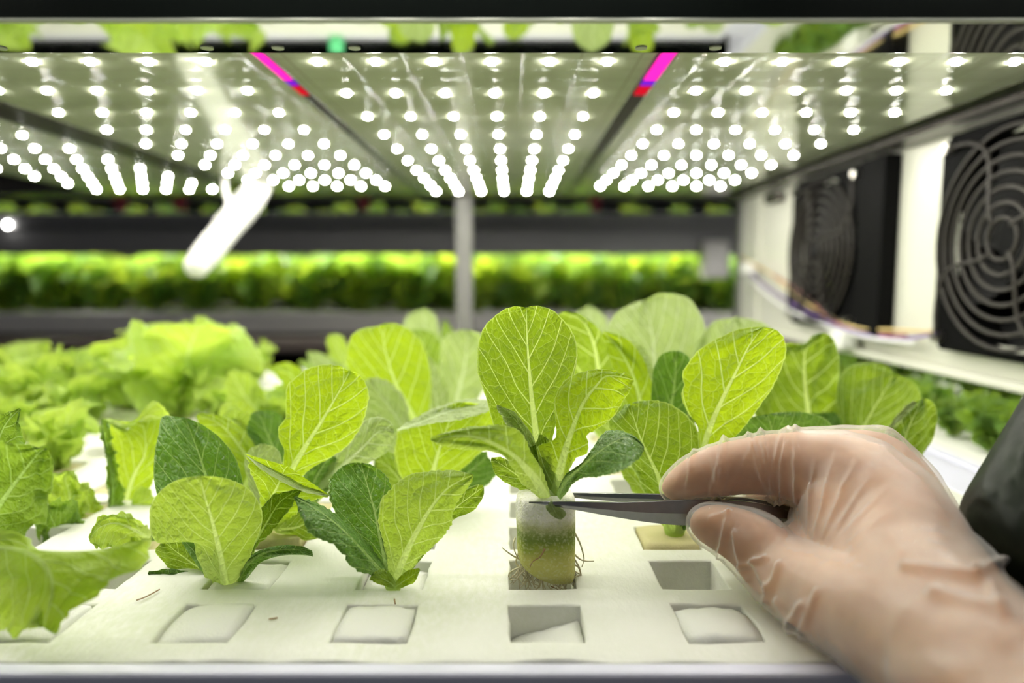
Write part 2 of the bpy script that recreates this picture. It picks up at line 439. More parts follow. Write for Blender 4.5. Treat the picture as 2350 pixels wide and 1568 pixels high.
# tray under the board
def tray(name, x0, x1, y0, y1, label):
    root = thing(name, label, 'tray', ((x0 + x1) / 2, (y0 + y1) / 2, BOARD_Z - 0.075))
    bm = bmesh.new(); box(bm, x0, x1, y0, y1, BOARD_Z - 0.075, BOARD_Z - BT, 0.001); bm_obj('bed', bm, M['bed'], root)
    w = 0.0065; zt = BOARD_Z + 0.0002
    for nm, a in (('front_rim', (x0 - w, x1 + w, y0 - w, y0 - 0.0002)), ('back_rim', (x0 - w, x1 + w, y1 + 0.0002, y1 + 2.2 * w)),
                  ('side_rim', (x0 - 1.6 * w, x0 - 0.0002, y0, y1)), ('side_rim', (x1 + 0.0002, x1 + (0.034 if x1 < .3 else 2.4 * w), y0, y1))):
        bm = bmesh.new(); box(bm, *a, BOARD_Z - 0.078, zt, 0.0018, 4); bm_obj(nm, bm, M['tray'], root, smooth=True)
    return root
tray('growing_tray', BX0, BX1, BY0, BY1, 'pale lavender plastic tray with rounded front rim along the photo\'s bottom edge')
# the shelf that carries the tray, with its back beam
sh = thing('rack_shelf', 'grey metal shelf frame right under the lavender tray and its foam board', 'shelf', (0, 0.5, BOARD_Z - 0.12))
bm = bmesh.new(); box(bm, BX0 - 0.1, 1.0, 0.20, 1.03, BOARD_Z - 0.095, BOARD_Z - 0.0785, 0.002); bm_obj('deck', bm, M['post'], sh)
bm = bmesh.new(); box(bm, BX0 - 0.1, 1.0, 1.00, 1.03, BOARD_Z - 0.14, BOARD_Z - 0.0955, 0.002); bm_obj('back_beam', bm, M['post'], sh)
bm = bmesh.new(); box(bm, BX0 - 0.1, 1.0, 0.205, 0.235, BOARD_Z - 0.14, BOARD_Z - 0.0955, 0.002); bm_obj('front_beam', bm, M['post'], sh)

def post(x, y, w, label, cat='post', z1=1.9):
    p = thing('rack_post', label, cat, (x, y, 0))
    V = []; 
    bm = bmesh.new(); box(bm, x - w / 2, x + w / 2, y - w / 2, y + w / 2, 0, z1, 0.003, 3); bm_obj('upright', bm, M['post'], p, smooth=False)
    bm = bmesh.new(); box(bm, x - w / 2 - 0.004, x + w / 2 + 0.004, y - w / 2 - 0.004, y + w / 2 + 0.004, 0.0, 0.012, 0.002); bm_obj('foot', bm, M['black'], p)
    return p
post(P(1066, 600, 1.055).x, 1.055, 0.0255, 'grey metal rack post in the middle of the picture, behind the lamp panels')
post(P(1710, 600, 1.06).x, 1.06, 0.022, 'grey metal rack post at the far end of the white fan wall')
post(-0.93, 1.06, 0.031, 'grey metal rack post at the far left corner of the rack')

# ================================================================== front beam and mirror flange
fb = thing('front_beam', 'dark grey horizontal beam across the very top of the picture', 'beam', (0, 0.22, zat(45, 0.215)))
zb = zat(45, 0.2165)
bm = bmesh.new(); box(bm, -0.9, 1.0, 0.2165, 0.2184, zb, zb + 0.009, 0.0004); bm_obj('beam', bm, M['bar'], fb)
bm = bmesh.new(); box(bm, -0.9, 1.0, 0.2160, 0.2185, zb - 0.0005, zb + 0.0003, 0.0002); bm_obj('lip', bm, M['bar_lip'], fb)
fz = zat(122, 0.2526)
fl = thing('mirror_strip', 'polished metal strip above the lamps that mirrors the seedlings like a looking glass', 'strip', (0, 0.235, fz))
bm = bmesh.new(); box(bm, -0.9, 1.0, 0.2185, 0.2526, fz, fz + 0.0015, 0.0004); bm_obj('plate', bm, M['mirror'], fl)
bm = bmesh.new(); box(bm, -0.9, 1.0, 0.2186, 0.2200, fz + 0.0016, fz + 0.007); bm_obj('web', bm, M['bar'], fl)
for i, px in enumerate((5, 478, 640, 815, 1470, 1640)):
    p = P(px, 112, 0.2478)
    V, Fc = tube_vf([(p.x, 0.2468, fz - 0.00005), (p.x, 0.2468, fz - 0.0003)], 0.0021, 20)
    mesh_obj('reflection_disc', V, Fc, M['bar_lip'], fl, smooth=False)  # pale discs modelled in place of round reflections in the polished strip

# ================================================================== lamp panels
W = 0.2738 * H
led_me = None
def lamp_panel(label, cols, y_first, dy, n, x0, x1, y0, y1):
    global led_me
    p = thing('grow_lamp', label, 'lamp', ((x0 + x1) / 2, y0, PANEL_Z), 'white LED grow lamp panels overhead')
    bm = bmesh.new(); box(bm, x0, x1, y0, y1, PANEL_Z, PANEL_Z + 0.004, 0.0004); bm_obj('panel_sheet', bm, M['panel'], p)
    for c in cols:
        for r in range(-3, n):
            x, y = c * W, y_first + r * dy
            if led_me is None:
                bm = bmesh.new()
                bmesh.ops.create_cone(bm, cap_ends=True, segments=14, radius1=0.0019, radius2=0.0023, depth=0.0008)
                led_me = bpy.data.meshes.new('led'); bm.to_mesh(led_me); bm.free(); led_me.materials.append(M['led'])
            o = bpy.data.objects.new('led', led_me); link(o, p)
            o.location = Vector((x, y, PANEL_Z - 0.0006)) - p.location
    return p
YF, YB = 0.165, 0.99
lamp_panel('white LED lamp panel in the middle, above the lifted seedling', [-3.353 + i for i in range(6)][0:6], 3.3456 * H, 0.562 * H, 10, -4.07 * W, 2.41 * W, YF, YB)
lamp_panel('white LED lamp panel right of centre, beside the fan wall', [3.67 + i for i in range(6)], 3.3456 * H, 0.509 * H, 10, 2.76 * W, 0.305, YF, YB)
lamp_panel('white LED lamp panel left of centre, with the hanging white tube below its far end', [-10.28 + i for i in range(6)], 3.3456 * H, 0.509 * H, 10, -10.83 * W, -4.31 * W, YF, YB)
lamp_panel('white LED lamp panel at the far left edge of the picture', [-17.9 + i for i in range(6)], 3.48 * H, 0.525 * H, 10, -18.6 * W, -12.05 * W, YF, YB)
def channel(xc, w, label, glow):
    c = thing('lamp_channel', label, 'channel', (xc, YF, PANEL_Z))
    bm = bmesh.new(); box(bm, xc - w / 2, xc + w / 2, YF, YB, PANEL_Z - 0.0004, PANEL_Z + 0.010, 0.0005); bm_obj('channel_bar', bm, M['panel_gap'], c)
    if glow:
        for a, b, m in ((0.300, 0.416, 'magenta'), (0.4165, 0.428, 'violet'), (0.4285, 0.450, 'red_glow')):
            bm = bmesh.new(); box(bm, xc - w * 0.36, xc + w * 0.36, a, b, PANEL_Z - 0.0012, PANEL_Z - 0.0005); bm_obj('gap_glow', bm, M[m], c)  # glowing pieces stand in for coloured light coming from above through the gap
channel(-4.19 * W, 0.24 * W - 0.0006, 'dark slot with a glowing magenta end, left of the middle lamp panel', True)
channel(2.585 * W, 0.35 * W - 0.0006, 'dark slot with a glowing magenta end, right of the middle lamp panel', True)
channel(-11.44 * W, 1.22 * W - 0.001, 'wide dark slot without colour, crossing the upper left', False)
cr = thing('lamp_crossbar', 'dark crossbar holding the far ends of all the lamp panels', 'beam', (0, 1.0, PANEL_Z))
bm = bmesh.new(); box(bm, -0.9, 1.0, 0.9905, 1.038, PANEL_Z + 0.000, PANEL_Z + 0.03, 0.002); bm_obj('bar', bm, M['panel_gap'], cr)
us = thing('upper_shelf', 'dark shelf deck just above the lamp panels', 'shelf', (0, 0.6, PANEL_Z + 0.03))
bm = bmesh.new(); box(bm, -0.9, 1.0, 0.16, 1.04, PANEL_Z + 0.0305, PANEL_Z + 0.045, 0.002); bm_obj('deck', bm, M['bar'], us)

# hanging white tube
ht = thing('hanging_tube', 'bright white plastic tube hanging at a slant below the left lamp panel', 'tube', P(455, 620, 0.72))
a, b = P(452, 610, 0.72), P(606, 418, 0.90)
pts = [a.lerp(b, i / 10) for i in range(11)]
tube_obj('tube_body', pts, [0.0125, 0.0148, 0.015, 0.015, 0.0155, 0.016, 0.0175, 0.0175, 0.016, 0.014, 0.012], M['white_plastic'], ht, 20)
d = (a - b).normalized()
tube_obj('end_cap', [a + d * 0.0002, a + d * 0.004, a + d * 0.008, a + d * 0.010], [0.0125, 0.0125, 0.010, 0.004], M['white_plastic'], ht, 20)
tube_obj('wire', catmull([P(505, 500, 0.78), P(525, 470, 0.80), P(515, 420, 0.82), P(527, 330, 0.84), P(532, 300, 0.83) + Vector((0, 0, 0.0))][0:4], 6), 0.0032, M['white_plastic'], ht)
tube_obj('clip', [P(500, 512, 0.775), P(530, 480, 0.80)], 0.006, M['white_plastic'], ht)

# ================================================================== fan wall on the right
XW = 0.345
wl = thing('fan_wall', 'white sheet-metal side wall with two black fans at the right', 'panel', (XW, 0.6, ZC - 0.079))
zt = PANEL_Z + 0.03; zbm = ZC - 0.0785
FANS = []
for (px0, ybot) in ((1830, 738), (2170, 798)):
    p0 = Pxw(px0, ybot, XW); FANS.append((p0.y, p0.z))
S = 0.163
# sheet with two square openings
cuts_y = sorted({0.30, 1.03, *[f[0] - S + 0.008 for f in FANS], *[f[0] - 0.008 for f in FANS]})
bm = bmesh.new()
for i in range(len(cuts_y) - 1):
    y0, y1 = cuts_y[i], cuts_y[i + 1]; ym = (y0 + y1) / 2
    f = [g for g in FANS if g[0] - S < ym < g[0]]
    if f:
        box(bm, XW, XW + 0.0016, y0, y1, zbm, f[0][1] + 0.008); box(bm, XW, XW + 0.0016, y0, y1, f[0][1] + S - 0.008, zt)
    else: box(bm, XW, XW + 0.0016, y0, y1, zbm, zt)
bm_obj('sheet', bm, M['white_panel'], wl)
bm = bmesh.new(); box(bm, XW - 0.010, XW - 0.0002, 0.30, 1.03, zbm, zbm + 0.0055, 0.0012, 3); bm_obj('bottom_flange', bm, M['white_panel'], wl, smooth=True)
bm = bmesh.new(); box(bm, XW - 0.028, XW - 0.0002, 0.28, 1.03, PANEL_Z - 0.006, PANEL_Z - 0.0006, 0.001); bm_obj('top_rail', bm, M['panel_gap'], wl)
bm = bmesh.new(); box(bm, XW - 0.004, XW - 0.0002, 0.955, 0.975, zbm + 0.006, zt - 0.03, 0.001); bm_obj('seam_strip', bm, M['white_panel'], wl)
def fan(y1, z0, label):
    y0 = y1 - S; yc, zc = y1 - S / 2, z0 + S / 2
    f = thing('axial_fan', label, 'fan', (XW, yc, z0))
    T = 0.011; x0 = XW - T
    # square frame with round opening
    R = S * 0.475; n = 48; V = []; Fc = []
    def sq(t):
        c, s = math.cos(t), math.sin(t); k = (S / 2) / max(abs(c), abs(s)); return c * k, s * k
    for layer, x in enumerate((x0, XW + 0.03)):
        for ring in range(2):
            for i in range(n):
                t = 2 * math.pi * (i + .5) / n
                a, b_ = (sq(t) if ring == 0 else (math.cos(t) * R, math.sin(t) * R))
                if layer == 1 and ring == 0: a *= 0.9; b_ *= 0.9
                V.append((x, yc + a, zc + b_))
    idx = lambda l, r, i: (l * 2 + r) * n + i % n
    for i in range(n):
        Fc.append((idx(0, 0, i), idx(0, 0, i + 1), idx(0, 1, i + 1), idx(0, 1, i)))
        Fc.append((idx(0, 1, i), idx(0, 1, i + 1), idx(1, 1, i + 1), idx(1, 1, i)))
        Fc.append((idx(0, 0, i + 1), idx(0, 0, i), idx(1, 0, i), idx(1, 0, i + 1)))
        Fc.append((idx(1, 0, i), idx(1, 0, i + 1), idx(1, 1, i + 1), idx(1, 1, i)))
    fm = mesh_obj('frame', V, Fc, M['black'], f, smooth=False)
    # back plate
    V, Fc = tube_vf([(XW + 0.031, yc, zc), (XW + 0.033, yc, zc)], R * 1.02, 32); mesh_obj('back_plate', V, Fc, M['black'], f, smooth=False)
    V, Fc = tube_vf([(x0 + 0.004, yc, zc), (x0 + 0.006, yc, zc), (XW + 0.028, yc, zc)], [0.020, 0.0225, 0.0225], 28); mesh_obj('hub', V, Fc, M['hub'], f, smooth=False)
    for i in range(7):
        V = []; Fc = []
        for a in range(7):
            for b_ in range(7):
                rr = 0.023 + (R - 0.026) * a / 6; t = 2 * math.pi * i / 7 + (b_ / 6 - .5) * (0.62) + a * 0.09
                V.append((x0 + 0.010 + 0.016 * b_ / 6, yc + math.cos(t) * rr, zc + math.sin(t) * rr))
        for a in range(6):
            for b_ in range(6): Fc.append((a * 7 + b_, a * 7 + b_ + 1, a * 7 + b_ + 8, a * 7 + b_ + 7))
        mesh_obj('blade', V, Fc, M['hub'], f)
    gx = x0 - 0.004
    for i in range(7):
        rr = 0.014 + i * 0.0101
        pts = [(gx - 0.004 * math.cos(rr / R * 1.5), yc + math.cos(t) * rr, zc + math.sin(t) * rr) for t in [2 * math.pi * k / 40 for k in range(41)]]
        V, Fc = tube_vf(pts, 0.00155, 7, False); mesh_obj('grille_ring', V, Fc, M['black_wire'], f)
    for i in range(4):
        t = math.pi / 4 + i * math.pi / 2
        pts = []
        for k in range(13):
            rr = 0.012 + (S * 0.60 - 0.012) * k / 12
            pts.append((gx - 0.001 - 0.004 * math.cos(min(rr / R * 1.5, 1.5)) , yc + math.cos(t + 0.45 * math.sin(k / 12 * math.pi)) * rr, zc + math.sin(t + 0.45 * math.sin(k / 12 * math.pi)) * rr))
        V, Fc = tube_vf(pts, 0.0015, 7); mesh_obj('grille_spoke', V, Fc, M['black_wire'], f)
        V, Fc = tube_vf([(x0 - 0.006, yc + math.cos(t) * S * 0.62, zc + math.sin(t) * S * 0.62), (x0 + 0.001, yc + math.cos(t) * S * 0.62, zc + math.sin(t) * S * 0.62)], 0.0042, 12)
        mesh_obj('screw', V, Fc, M['screw'], fm, smooth=False)
    return f
fan(*FANS[0], 'black square fan with round wire grille, farther of the two, beside a black box')
fan(*FANS[1], 'large black fan with round wire grille cut by the right edge of the photo')
bm = bmesh.new(); y1 = FANS[0][0] - S - 0.003
box(bm, XW - 0.016, XW - 0.0005, y1 - 0.044, y1, FANS[0][1] - 0.002, FANS[0][1] + S, 0.002)
o = bm_obj('control_box', bm, M['black'], None, origin=(XW, y1, FANS[0][1])); tag(o, 'flat black box fixed to the white wall between the two fans', 'box')
# wiring along the wall
wires = [('purple insulated wire sagging along the foot of the white fan wall', (0.22, 0.13, 0.42), [(1705, 610), (1760, 660), (1850, 715), (1960, 760), (2060, 778), (2150, 765)], 0.0014),
         ('yellow insulated wire sagging along the foot of the white fan wall', (0.72, 0.55, 0.22), [(1700, 590), (1770, 630), (1840, 690), (1950, 748), (2050, 757), (2140, 762)], 0.0014),
         ('dull red wire drooping beside the yellow one on the fan wall', (0.45, 0.16, 0.14), [(1712, 600), (1790, 640), (1850, 680), (1910, 735), (2000, 765), (2080, 770)], 0.0012),
         ('white cable lying lowest along the foot of the fan wall', (0.8, 0.8, 0.78), [(1710, 630), (1790, 700), (1890, 745), (1990, 775), (2100, 788)], 0.0020)]
for lab, colr, pl, r in wires:
    m = simple('wire_' + str(int(colr[0] * 100)), colr, 0.4)
    pts = catmull([Pxw(x, y, XW - 0.013 - 0.003 * (i % 2)) for i, (x, y) in enumerate(pl)], 6)
    V, Fc = tube_vf(pts, r, 7); o = mesh_obj('electric_wire', V, Fc, m, None, origin=pts[0]); tag(o, lab, 'wire')
for (px, py), lab in (((1935, 778), 'small white wire connector at the foot of the farther fan'), ((1718, 615), 'small white wire connector at the far end of the fan wall')):
    p = Pxw(px, py, XW - 0.015); bm = bmesh.new(); box(bm, p.x - 0.008, p.x + 0.008, p.y - 0.014, p.y + 0.014, p.z - 0.008, p.z + 0.008, 0.002)
    o = bm_obj('wire_connector', bm, M['white_plastic'], None, origin=p); tag(o, lab, 'connector')
p = Pxw(1778, 455, XW - 0.006); bm = bmesh.new(); box(bm, p.x - 0.006, p.x + 0.0055, p.y - 0.022, p.y + 0.022, p.z - 0.006, p.z + 0.006, 0.0025)
o = bm_obj('wall_latch', bm, M['panel_gap'], None, origin=p); tag(o, 'small dark latch high on the white wall before the farther fan', 'latch')
# ================================================================== leaf builders
def leaf_px(parent, mid, L, R, Y0, Y1, mat, bow=0.0, cup=0.0, tilt=0.0, rib=0.0011, ruffle=0.0, ser=1.2, nu=11, nv=40, seed=0, fold=0.0, puck=1.0, name='leaf', label=None):
    """leaf blade: midrib and both margins given as sight-line points from base to tip, depth from Y0 (base) to Y1 (tip);
    bow pushes the middle, cup the margins, tilt turns the blade about its midrib; all in metres"""
    mid = resample(mid, nv); L = resample(L, nv); R = resample(R, nv)
    wmax = max((L[i] - R[i]).length for i in range(nv + 1)) or 1
    V = []; UV = []; UN = []
    mids = []
    for i in range(nv + 1):
        v = i / nv; mids.append(P(mid[i].x, mid[i].y, Y0 + (Y1 - Y0) * v + bow * math.sin(math.pi * v)))
    S_ = [0]
    for i in range(nv): S_.append(S_[-1] + (mids[i + 1] - mids[i]).length)
    LT = S_[-1]
    for i in range(nv + 1):
        v = i / nv; Yc = mids[i].y
        ws = min(1.0, (L[i] - R[i]).length / wmax)
        for j in range(-nu, nu + 1):
            u = j / nu; e = L[i] if j < 0 else R[i]; au = abs(u)
            q = mid[i].lerp(e, au)
            if au > 0.9 and 0.02 < v < 0.985:      # toothed, slightly wavy margin
                sv = seed * 3.1 + (5 if j < 0 else 0)
                k = ser * ((abs(((v * 23 + sv) % 1) - .5) * 2 - .5) * 2.2 + noise.noise(Vector((v * 14, sv, 0))) * 3.0) * (au - 0.9) / 0.1
                dd = (e - mid[i]); 
                if dd.length > 1: q += dd.normalized() * k
            n1 = noise.noise(Vector((u * 2.2 + seed, v * 4.5, seed * 1.7)))
            n2 = noise.noise(Vector((u * 6 + seed, v * 12, seed * 2.3)))
            Y = Yc + (cup * au ** 2 + tilt * u) * ws + (n1 * 0.0022 + n2 * 0.0008) * puck * min(1, v * 4) * min(1, au * 3)
            Y += fold * au * ws
            if ruffle:
                ph = v * LT * 330 + (2.0 if j < 0 else 0.0) + seed
                w = (math.sin(ph) + 0.6 * math.sin(ph * 2.17 + 1.3) + 0.5 * noise.noise(Vector((ph * .7, seed, 2))))
                Y += ruffle * au ** 3 * w * ws
                q = q + Vector((0, -1, 0)) * (ruffle * 1570 / Yc * 0.45 * au ** 4 * math.cos(ph * 1.31 + .5) * ws)
            V_ = P(q.x, q.y, Y); V.append(V_)
        row = V[-(2 * nu + 1):]
        for j in range(-nu, nu + 1):
            d = (row[j + nu] - row[nu]).length * (1 if j > 0 else -1)
            UV.append((d / LT, v)); UN.append((j / nu, v))
            if rib and d is not None:
                g = math.exp(-(d / (0.0011 + 0.0022 * (1 - v) ** 1.5)) ** 2) * rib * (1 - v) ** 0.8
                k = len(V) - (2 * nu + 1) + j + nu
                V[k] = V[k] + Vector((0, -g, 0))
    Fc = []; w = 2 * nu + 1
    for i in range(nv):
        for j in range(2 * nu): Fc.append((i * w + j, i * w + j + 1, (i + 1) * w + j + 1, (i + 1) * w + j))
    o = mesh_obj(name, V, Fc, LM[mat], parent, uvs={'blade': UV, 'unit': UN})
    if label: o['label'] = label
    return o

def local_leaf(length, width, lean0, lean1, kind, mat, seed, nu=7, nv=20, ruffle=0.0, cup=0.1):
    """a leaf in its own frame: base at the origin, growing up (+z) and leaning out towards +y"""
    rnd = random.Random(seed); V = []; UV = []; UN = []; y = z = 0.0
    for i in range(nv + 1):
        v = i / nv; th = lean0 + (lean1 - lean0) * v ** 1.3
        if i: y += math.sin(th) * length / nv; z += math.cos(th) * length / nv
        if kind == 'romaine':
            p = 0.16 + 0.84 * max(0, math.sin(math.pi * min(1, max(0, (v - 0.12) / 0.88)) ** 1.55)) ** 0.62 if v > 0.12 else 0.16
            if v > 0.985: p = 0.12
        else:
            p = 0.20 + 0.8 * max(0, math.sin(math.pi * min(1, v * 0.97) ** 1.25)) ** 0.7
            p *= 1 + 0.16 * math.sin(v * 17 + seed) + 0.10 * math.sin(v * 41 + seed * 2)
            if v > 0.985: p = 0.25
        for j in range(-nu, nu + 1):
            u = j / nu; au = abs(u); hw = width / 2 * p
            x = u * hw * (1 + 0.05 * noise.noise(Vector((v * 6, seed, u * 3))))
            off = -cup * hw * au ** 2 + noise.noise(Vector((u * 2.5 + seed, v * 5, seed))) * length * 0.03 * min(1, v * 4)
            if ruffle:
                ph = v * 16 + seed + (1.7 if j < 0 else 0)
                off += ruffle * au ** 2.2 * (math.sin(ph) + .7 * math.sin(ph * 2.3 + 1)) * p
                zz = ruffle * .6 * au ** 3 * math.cos(ph * 1.7) * p
            else: zz = 0
            V.append((x, y + off * -math.cos(th) * -1, z - off * math.sin(th) + zz))
            UV.append((x / length, v)); UN.append((u, v))
    Fc = []; w = 2 * nu + 1
    for i in range(nv):
        for j in range(2 * nu): Fc.append((i * w + j, i * w + j + 1, (i + 1) * w + j + 1, (i + 1) * w + j))
    me = bpy.data.meshes.new('leaf'); me.from_pydata(V, [], Fc)
    for nm, arr in (('blade', UV), ('unit', UN)):
        lay = me.uv_layers.new(name=nm)
        for l in me.loops: lay.data[l.index].uv = arr[l.vertex_index]
    me.materials.append(LM[mat])
    for p in me.polygons: p.use_smooth = True
    return me

def make_proto(kind, seed, mats, n, size, parent_loc=(0, 0, 0)):
    """list of (mesh, rotation z) making one rosette"""
    rnd = random.Random(seed); out = []
    for i in range(n):
        f = i / max(1, n - 1); L = size * rnd.uniform(0.8, 1.1) * (1.0 - 0.38 * f)
        l0 = rnd.uniform(0.05, 0.35) * (1 - f) + 0.02; l1 = l0 + rnd.uniform(0.25, 0.95) * (1.1 - f)
        if kind == 'romaine': me = local_leaf(L, L * rnd.uniform(0.50, 0.62), l0 * .8, l1 * .8, kind, rnd.choice(mats), rnd.random() * 50, cup=rnd.uniform(.1, .35))
        else: me = local_leaf(L, L * rnd.uniform(0.75, 1.0), l0 + .05, l1 + rnd.uniform(.0, .4), kind, rnd.choice(mats), rnd.random() * 50, ruffle=L * 0.13, nv=34, nu=8)
        out.append((me, i * 2.399 + rnd.uniform(-.3, .3)))
    return out
def place_rosette(name, proto, loc, rz, s, label, cat, group=None, plug=True):
    t = thing(name, label, cat, loc, group); t.rotation_euler = (0, 0, rz); t.scale = (s, s, s)
    for me, a in proto:
        o = bpy.data.objects.new('leaf', me); link(o, t); o.rotation_euler = (0, 0, a)
    if plug:
        o = bpy.data.objects.new('foam_plug', plug_me); link(o, t); o.location = (0, 0, 0); o.scale = (1 / s,) * 3
    return t
def plug_mesh(name, mat, sx=0.0242, sy=0.0242, hgt=0.021, dome=0.0, seed=1, tiltx=0.0, tilty=0.0):
    bm = bmesh.new(); bmesh.ops.create_cube(bm, size=1.0)
    bmesh.ops.subdivide_edges(bm, edges=bm.edges, cuts=7, use_grid_fill=True)
    for v in bm.verts:
        x, y, z = v.co; m = 0.5
        # soften the corners
        def sft(a, b): return a * (1 - 0.028 * (abs(b) * 2) ** 6)
        x2 = sft(sft(x, y), z); y2 = sft(sft(y, x), z); z2 = sft(sft(z, x), y)
        top = max(0, z2 + .5)
        zz = (z2 - 0.5) * hgt + top * (dome * (1 - (x * x + y * y) * 3) + tiltx * x + tilty * y)
        nn = noise.noise(Vector((x * 5 + seed, y * 5, z * 5))) * 0.0006
        v.co = Vector((x2 * sx + nn, y2 * sy + nn, zz + nn))
    me = bpy.data.meshes.new(name); bm.to_mesh(me); bm.free(); me.materials.append(mat)
    for p in me.polygons: p.use_smooth = True
    return me
plug_me = plug_mesh('foam_plug', M['sponge_old'], sx=0.0238, sy=0.0238, hgt=0.022)

plug_white = plug_mesh('foam_plug', M['sponge'], sx=0.0238, sy=0.0238, hgt=0.022)
# sponge cubes in the empty front holes
def sponge(k, r, label, **kw):
    x, y = hole_c(k, r)
    dz = kw.pop('dz', 0.0)
    me = plug_mesh('sponge_cube', M['sponge'], **kw)
    o = bpy.data.objects.new('sponge_cube', me); C.objects.link(o); o.location = (x, y, BOARD_Z + dz)
    tag(o, label, 'sponge', 'blank sponge cubes in the front row of holes'); return o
sponge(-3, 0, 'blank white sponge cube in the front row, beneath the hanging frilly leaf', dz=0.0004, seed=2)
sponge(-2, 0, 'blank white sponge cube in the front row, just below the broad-leaved seedling at the left', dz=0.0, tiltx=0.002, tilty=0.001, seed=3, dome=0.0012)
sponge(-1, 0, 'blank white sponge cube in the front row, below the low spreading wet-leaved seedling', dz=0.0002, tilty=-0.001, seed=5, dome=.0004)
sponge(0, 0, 'blank white sponge sunk deep and slanting in the front hole below the lifted seedling', dz=-0.007, hgt=0.016, tiltx=0.007, tilty=-0.003, seed=7)
sponge(1, 0, 'blank white sponge cube in the front row, partly covered by the gloved thumb side', dz=0.0, tilty=-0.0015, seed=9, dome=0.0014)

def seedling(k, r, label, name='romaine_seedling', plug='sponge_old', dz=-0.001, cat='seedling', group=None):
    x, y = hole_c(k, r)
    t = thing(name, label, cat, (x, y, BOARD_Z + dz), group)
    if plug:
        o = bpy.data.objects.new('foam_plug', plug_white if r == 1 else plug_me); link(o, t)
    return t
def base_px(k, r, dz=0.0):
    x, y = hole_c(k, r); return proj((x, y, BOARD_Z + dz)) + (y,)
# ================================================================== the lifted seedling
YA = 0.2525
tA = thing('romaine_seedling', 'romaine seedling lifted clear of its hole by the tweezers, roots dangling from a green-banded plug', 'seedling', P(1252, 1145, YA), 'young romaine plants')
# plug: round-cornered, white above, green band, yellow below, slanting bottom
def lifted_plug():
    n = 56; rows = []
    pc = P(1253, 1145, YA)
    k = YA * 1.0 / 1570 * 1.035
    V = []; Fc = []
    prof = [(1128, 1252, 40), (1130, 1252, 56), (1134, 1252, 63), (1142, 1252, 66.5), (1160, 1252, 67.5), (1200, 1252.5, 67.5), (1240, 1253, 66.5), (1262, 1253, 66), (1275, 1254, 64.5), (1288, 1257, 62), (1300, 1262, 57), (1310, 1268, 51), (1320, 1276, 42), (1328, 1283, 32), (1334, 1290, 20), (1337, 1294, 8)]
    for ri, (py, pxc, r) in enumerate(prof):
        c = P(pxc, py, YA)
        for i in range(n):
            t = 2 * math.pi * i / n
            cc, ss = math.cos(t), math.sin(t); sq = 1.0 / (abs(cc) ** 5 + abs(ss) ** 5) ** 0.2 if ri > 0 else 1
            sq = 1 + (sq - 1) * 0.55
            rr = r * k * sq + noise.noise(Vector((cc * 4, ss * 4, py * .05))) * 0.0005 + noise.noise(Vector((cc * 14, ss * 14, py * .2))) * 0.00025
            V.append(c + Vector((cc * rr, ss * rr * 0.93, 0)))
    R = len(prof)
    for a in range(R - 1):
        for i in range(n):
            Fc.append((a * n + i, (a + 1) * n + i, (a + 1) * n + (i + 1) % n, a * n + (i + 1) % n))
    Fc.append(tuple(range(n))[::1]); Fc.append(tuple((R - 1) * n + i for i in range(n))[::-1])
    o = mesh_obj('foam_plug', V, Fc, M['sponge_green'], tA)
    s = o.modifiers.new('s', 'SUBSURF'); s.levels = 1; s.render_levels = 1
    return o
plug_ = lifted_plug()
# roots
rnd = random.Random(4)
def root(pts, r, m='root'):
    P3 = catmull([P(x, y, Y) for x, y, Y in pts], 6)
    V, Fc = tube_vf(P3, [r * (1 - 0.6 * i / (len(P3) - 1)) for i in range(len(P3))], 5)
    mesh_obj('root', V, Fc, M[m], plug_)
RP = [
 [(1318, 1222, YA), (1330, 1245, YA), (1338, 1270, YA - .001), (1340, 1285, YA), (1335, 1302, YA)],
 [(1314, 1268, YA), (1330, 1283, YA - .002), (1345, 1288, YA - .002), (1363, 1288, YA - .002)],
 [(1312, 1275, YA), (1322, 1290, YA - .002), (1330, 1305, YA), (1335, 1325, YA), (1338, 1334, YA)],
 [(1311, 1285, YA), (1318, 1295, YA - .003), (1311, 1305, YA), (1322, 1318, YA - .001), (1313, 1330, YA), (1318, 1348, YA)],
 [(1310, 1296, YA - .003), (1325, 1300, YA), (1332, 1316, YA), (1327, 1330, YA), (1333, 1345, YA + .001)],
 [(1190, 1270, YA), (1184, 1290, YA), (1190, 1305, YA - .001), (1181, 1320, YA), (1170, 1328, YA)],
 [(1194, 1285, YA), (1176, 1275, YA - .003), (1163, 1266, YA - .004), (1152, 1257, YA - .004)],
 [(1196, 1292, YA - .003), (1190, 1315, YA - .003), (1191, 1335, YA - .002), (1192, 1352, YA - .002)],
 [(1200, 1300, YA - .004), (1180, 1308, YA - .003), (1168, 1318, YA - .002), (1170, 1330, YA), (1182, 1332, YA)],
 [(1208, 1304, YA - .005), (1195, 1318, YA - .005), (1186, 1330, YA - .004), (1176, 1341, YA)],
 [(1182, 1235, YA), (1178, 1250, YA - .003), (1183, 1270, YA - .004), (1190, 1282, YA - .003)],
 [(1235, 1322, YA - .004), (1240, 1336, YA - .004), (1238, 1350, YA - .003)],
 [(1250, 1326, YA - .003), (1246, 1338, YA - .003), (1252, 1352, YA - .002)],
 [(1264, 1330, YA - .003), (1272, 1340, YA - .003), (1266, 1352, YA - .002)],
 [(1225, 1318, YA - .005), (1222, 1334, YA - .004), (1228, 1350, YA - .003)]]
for q in RP: root(q, 0.00042)
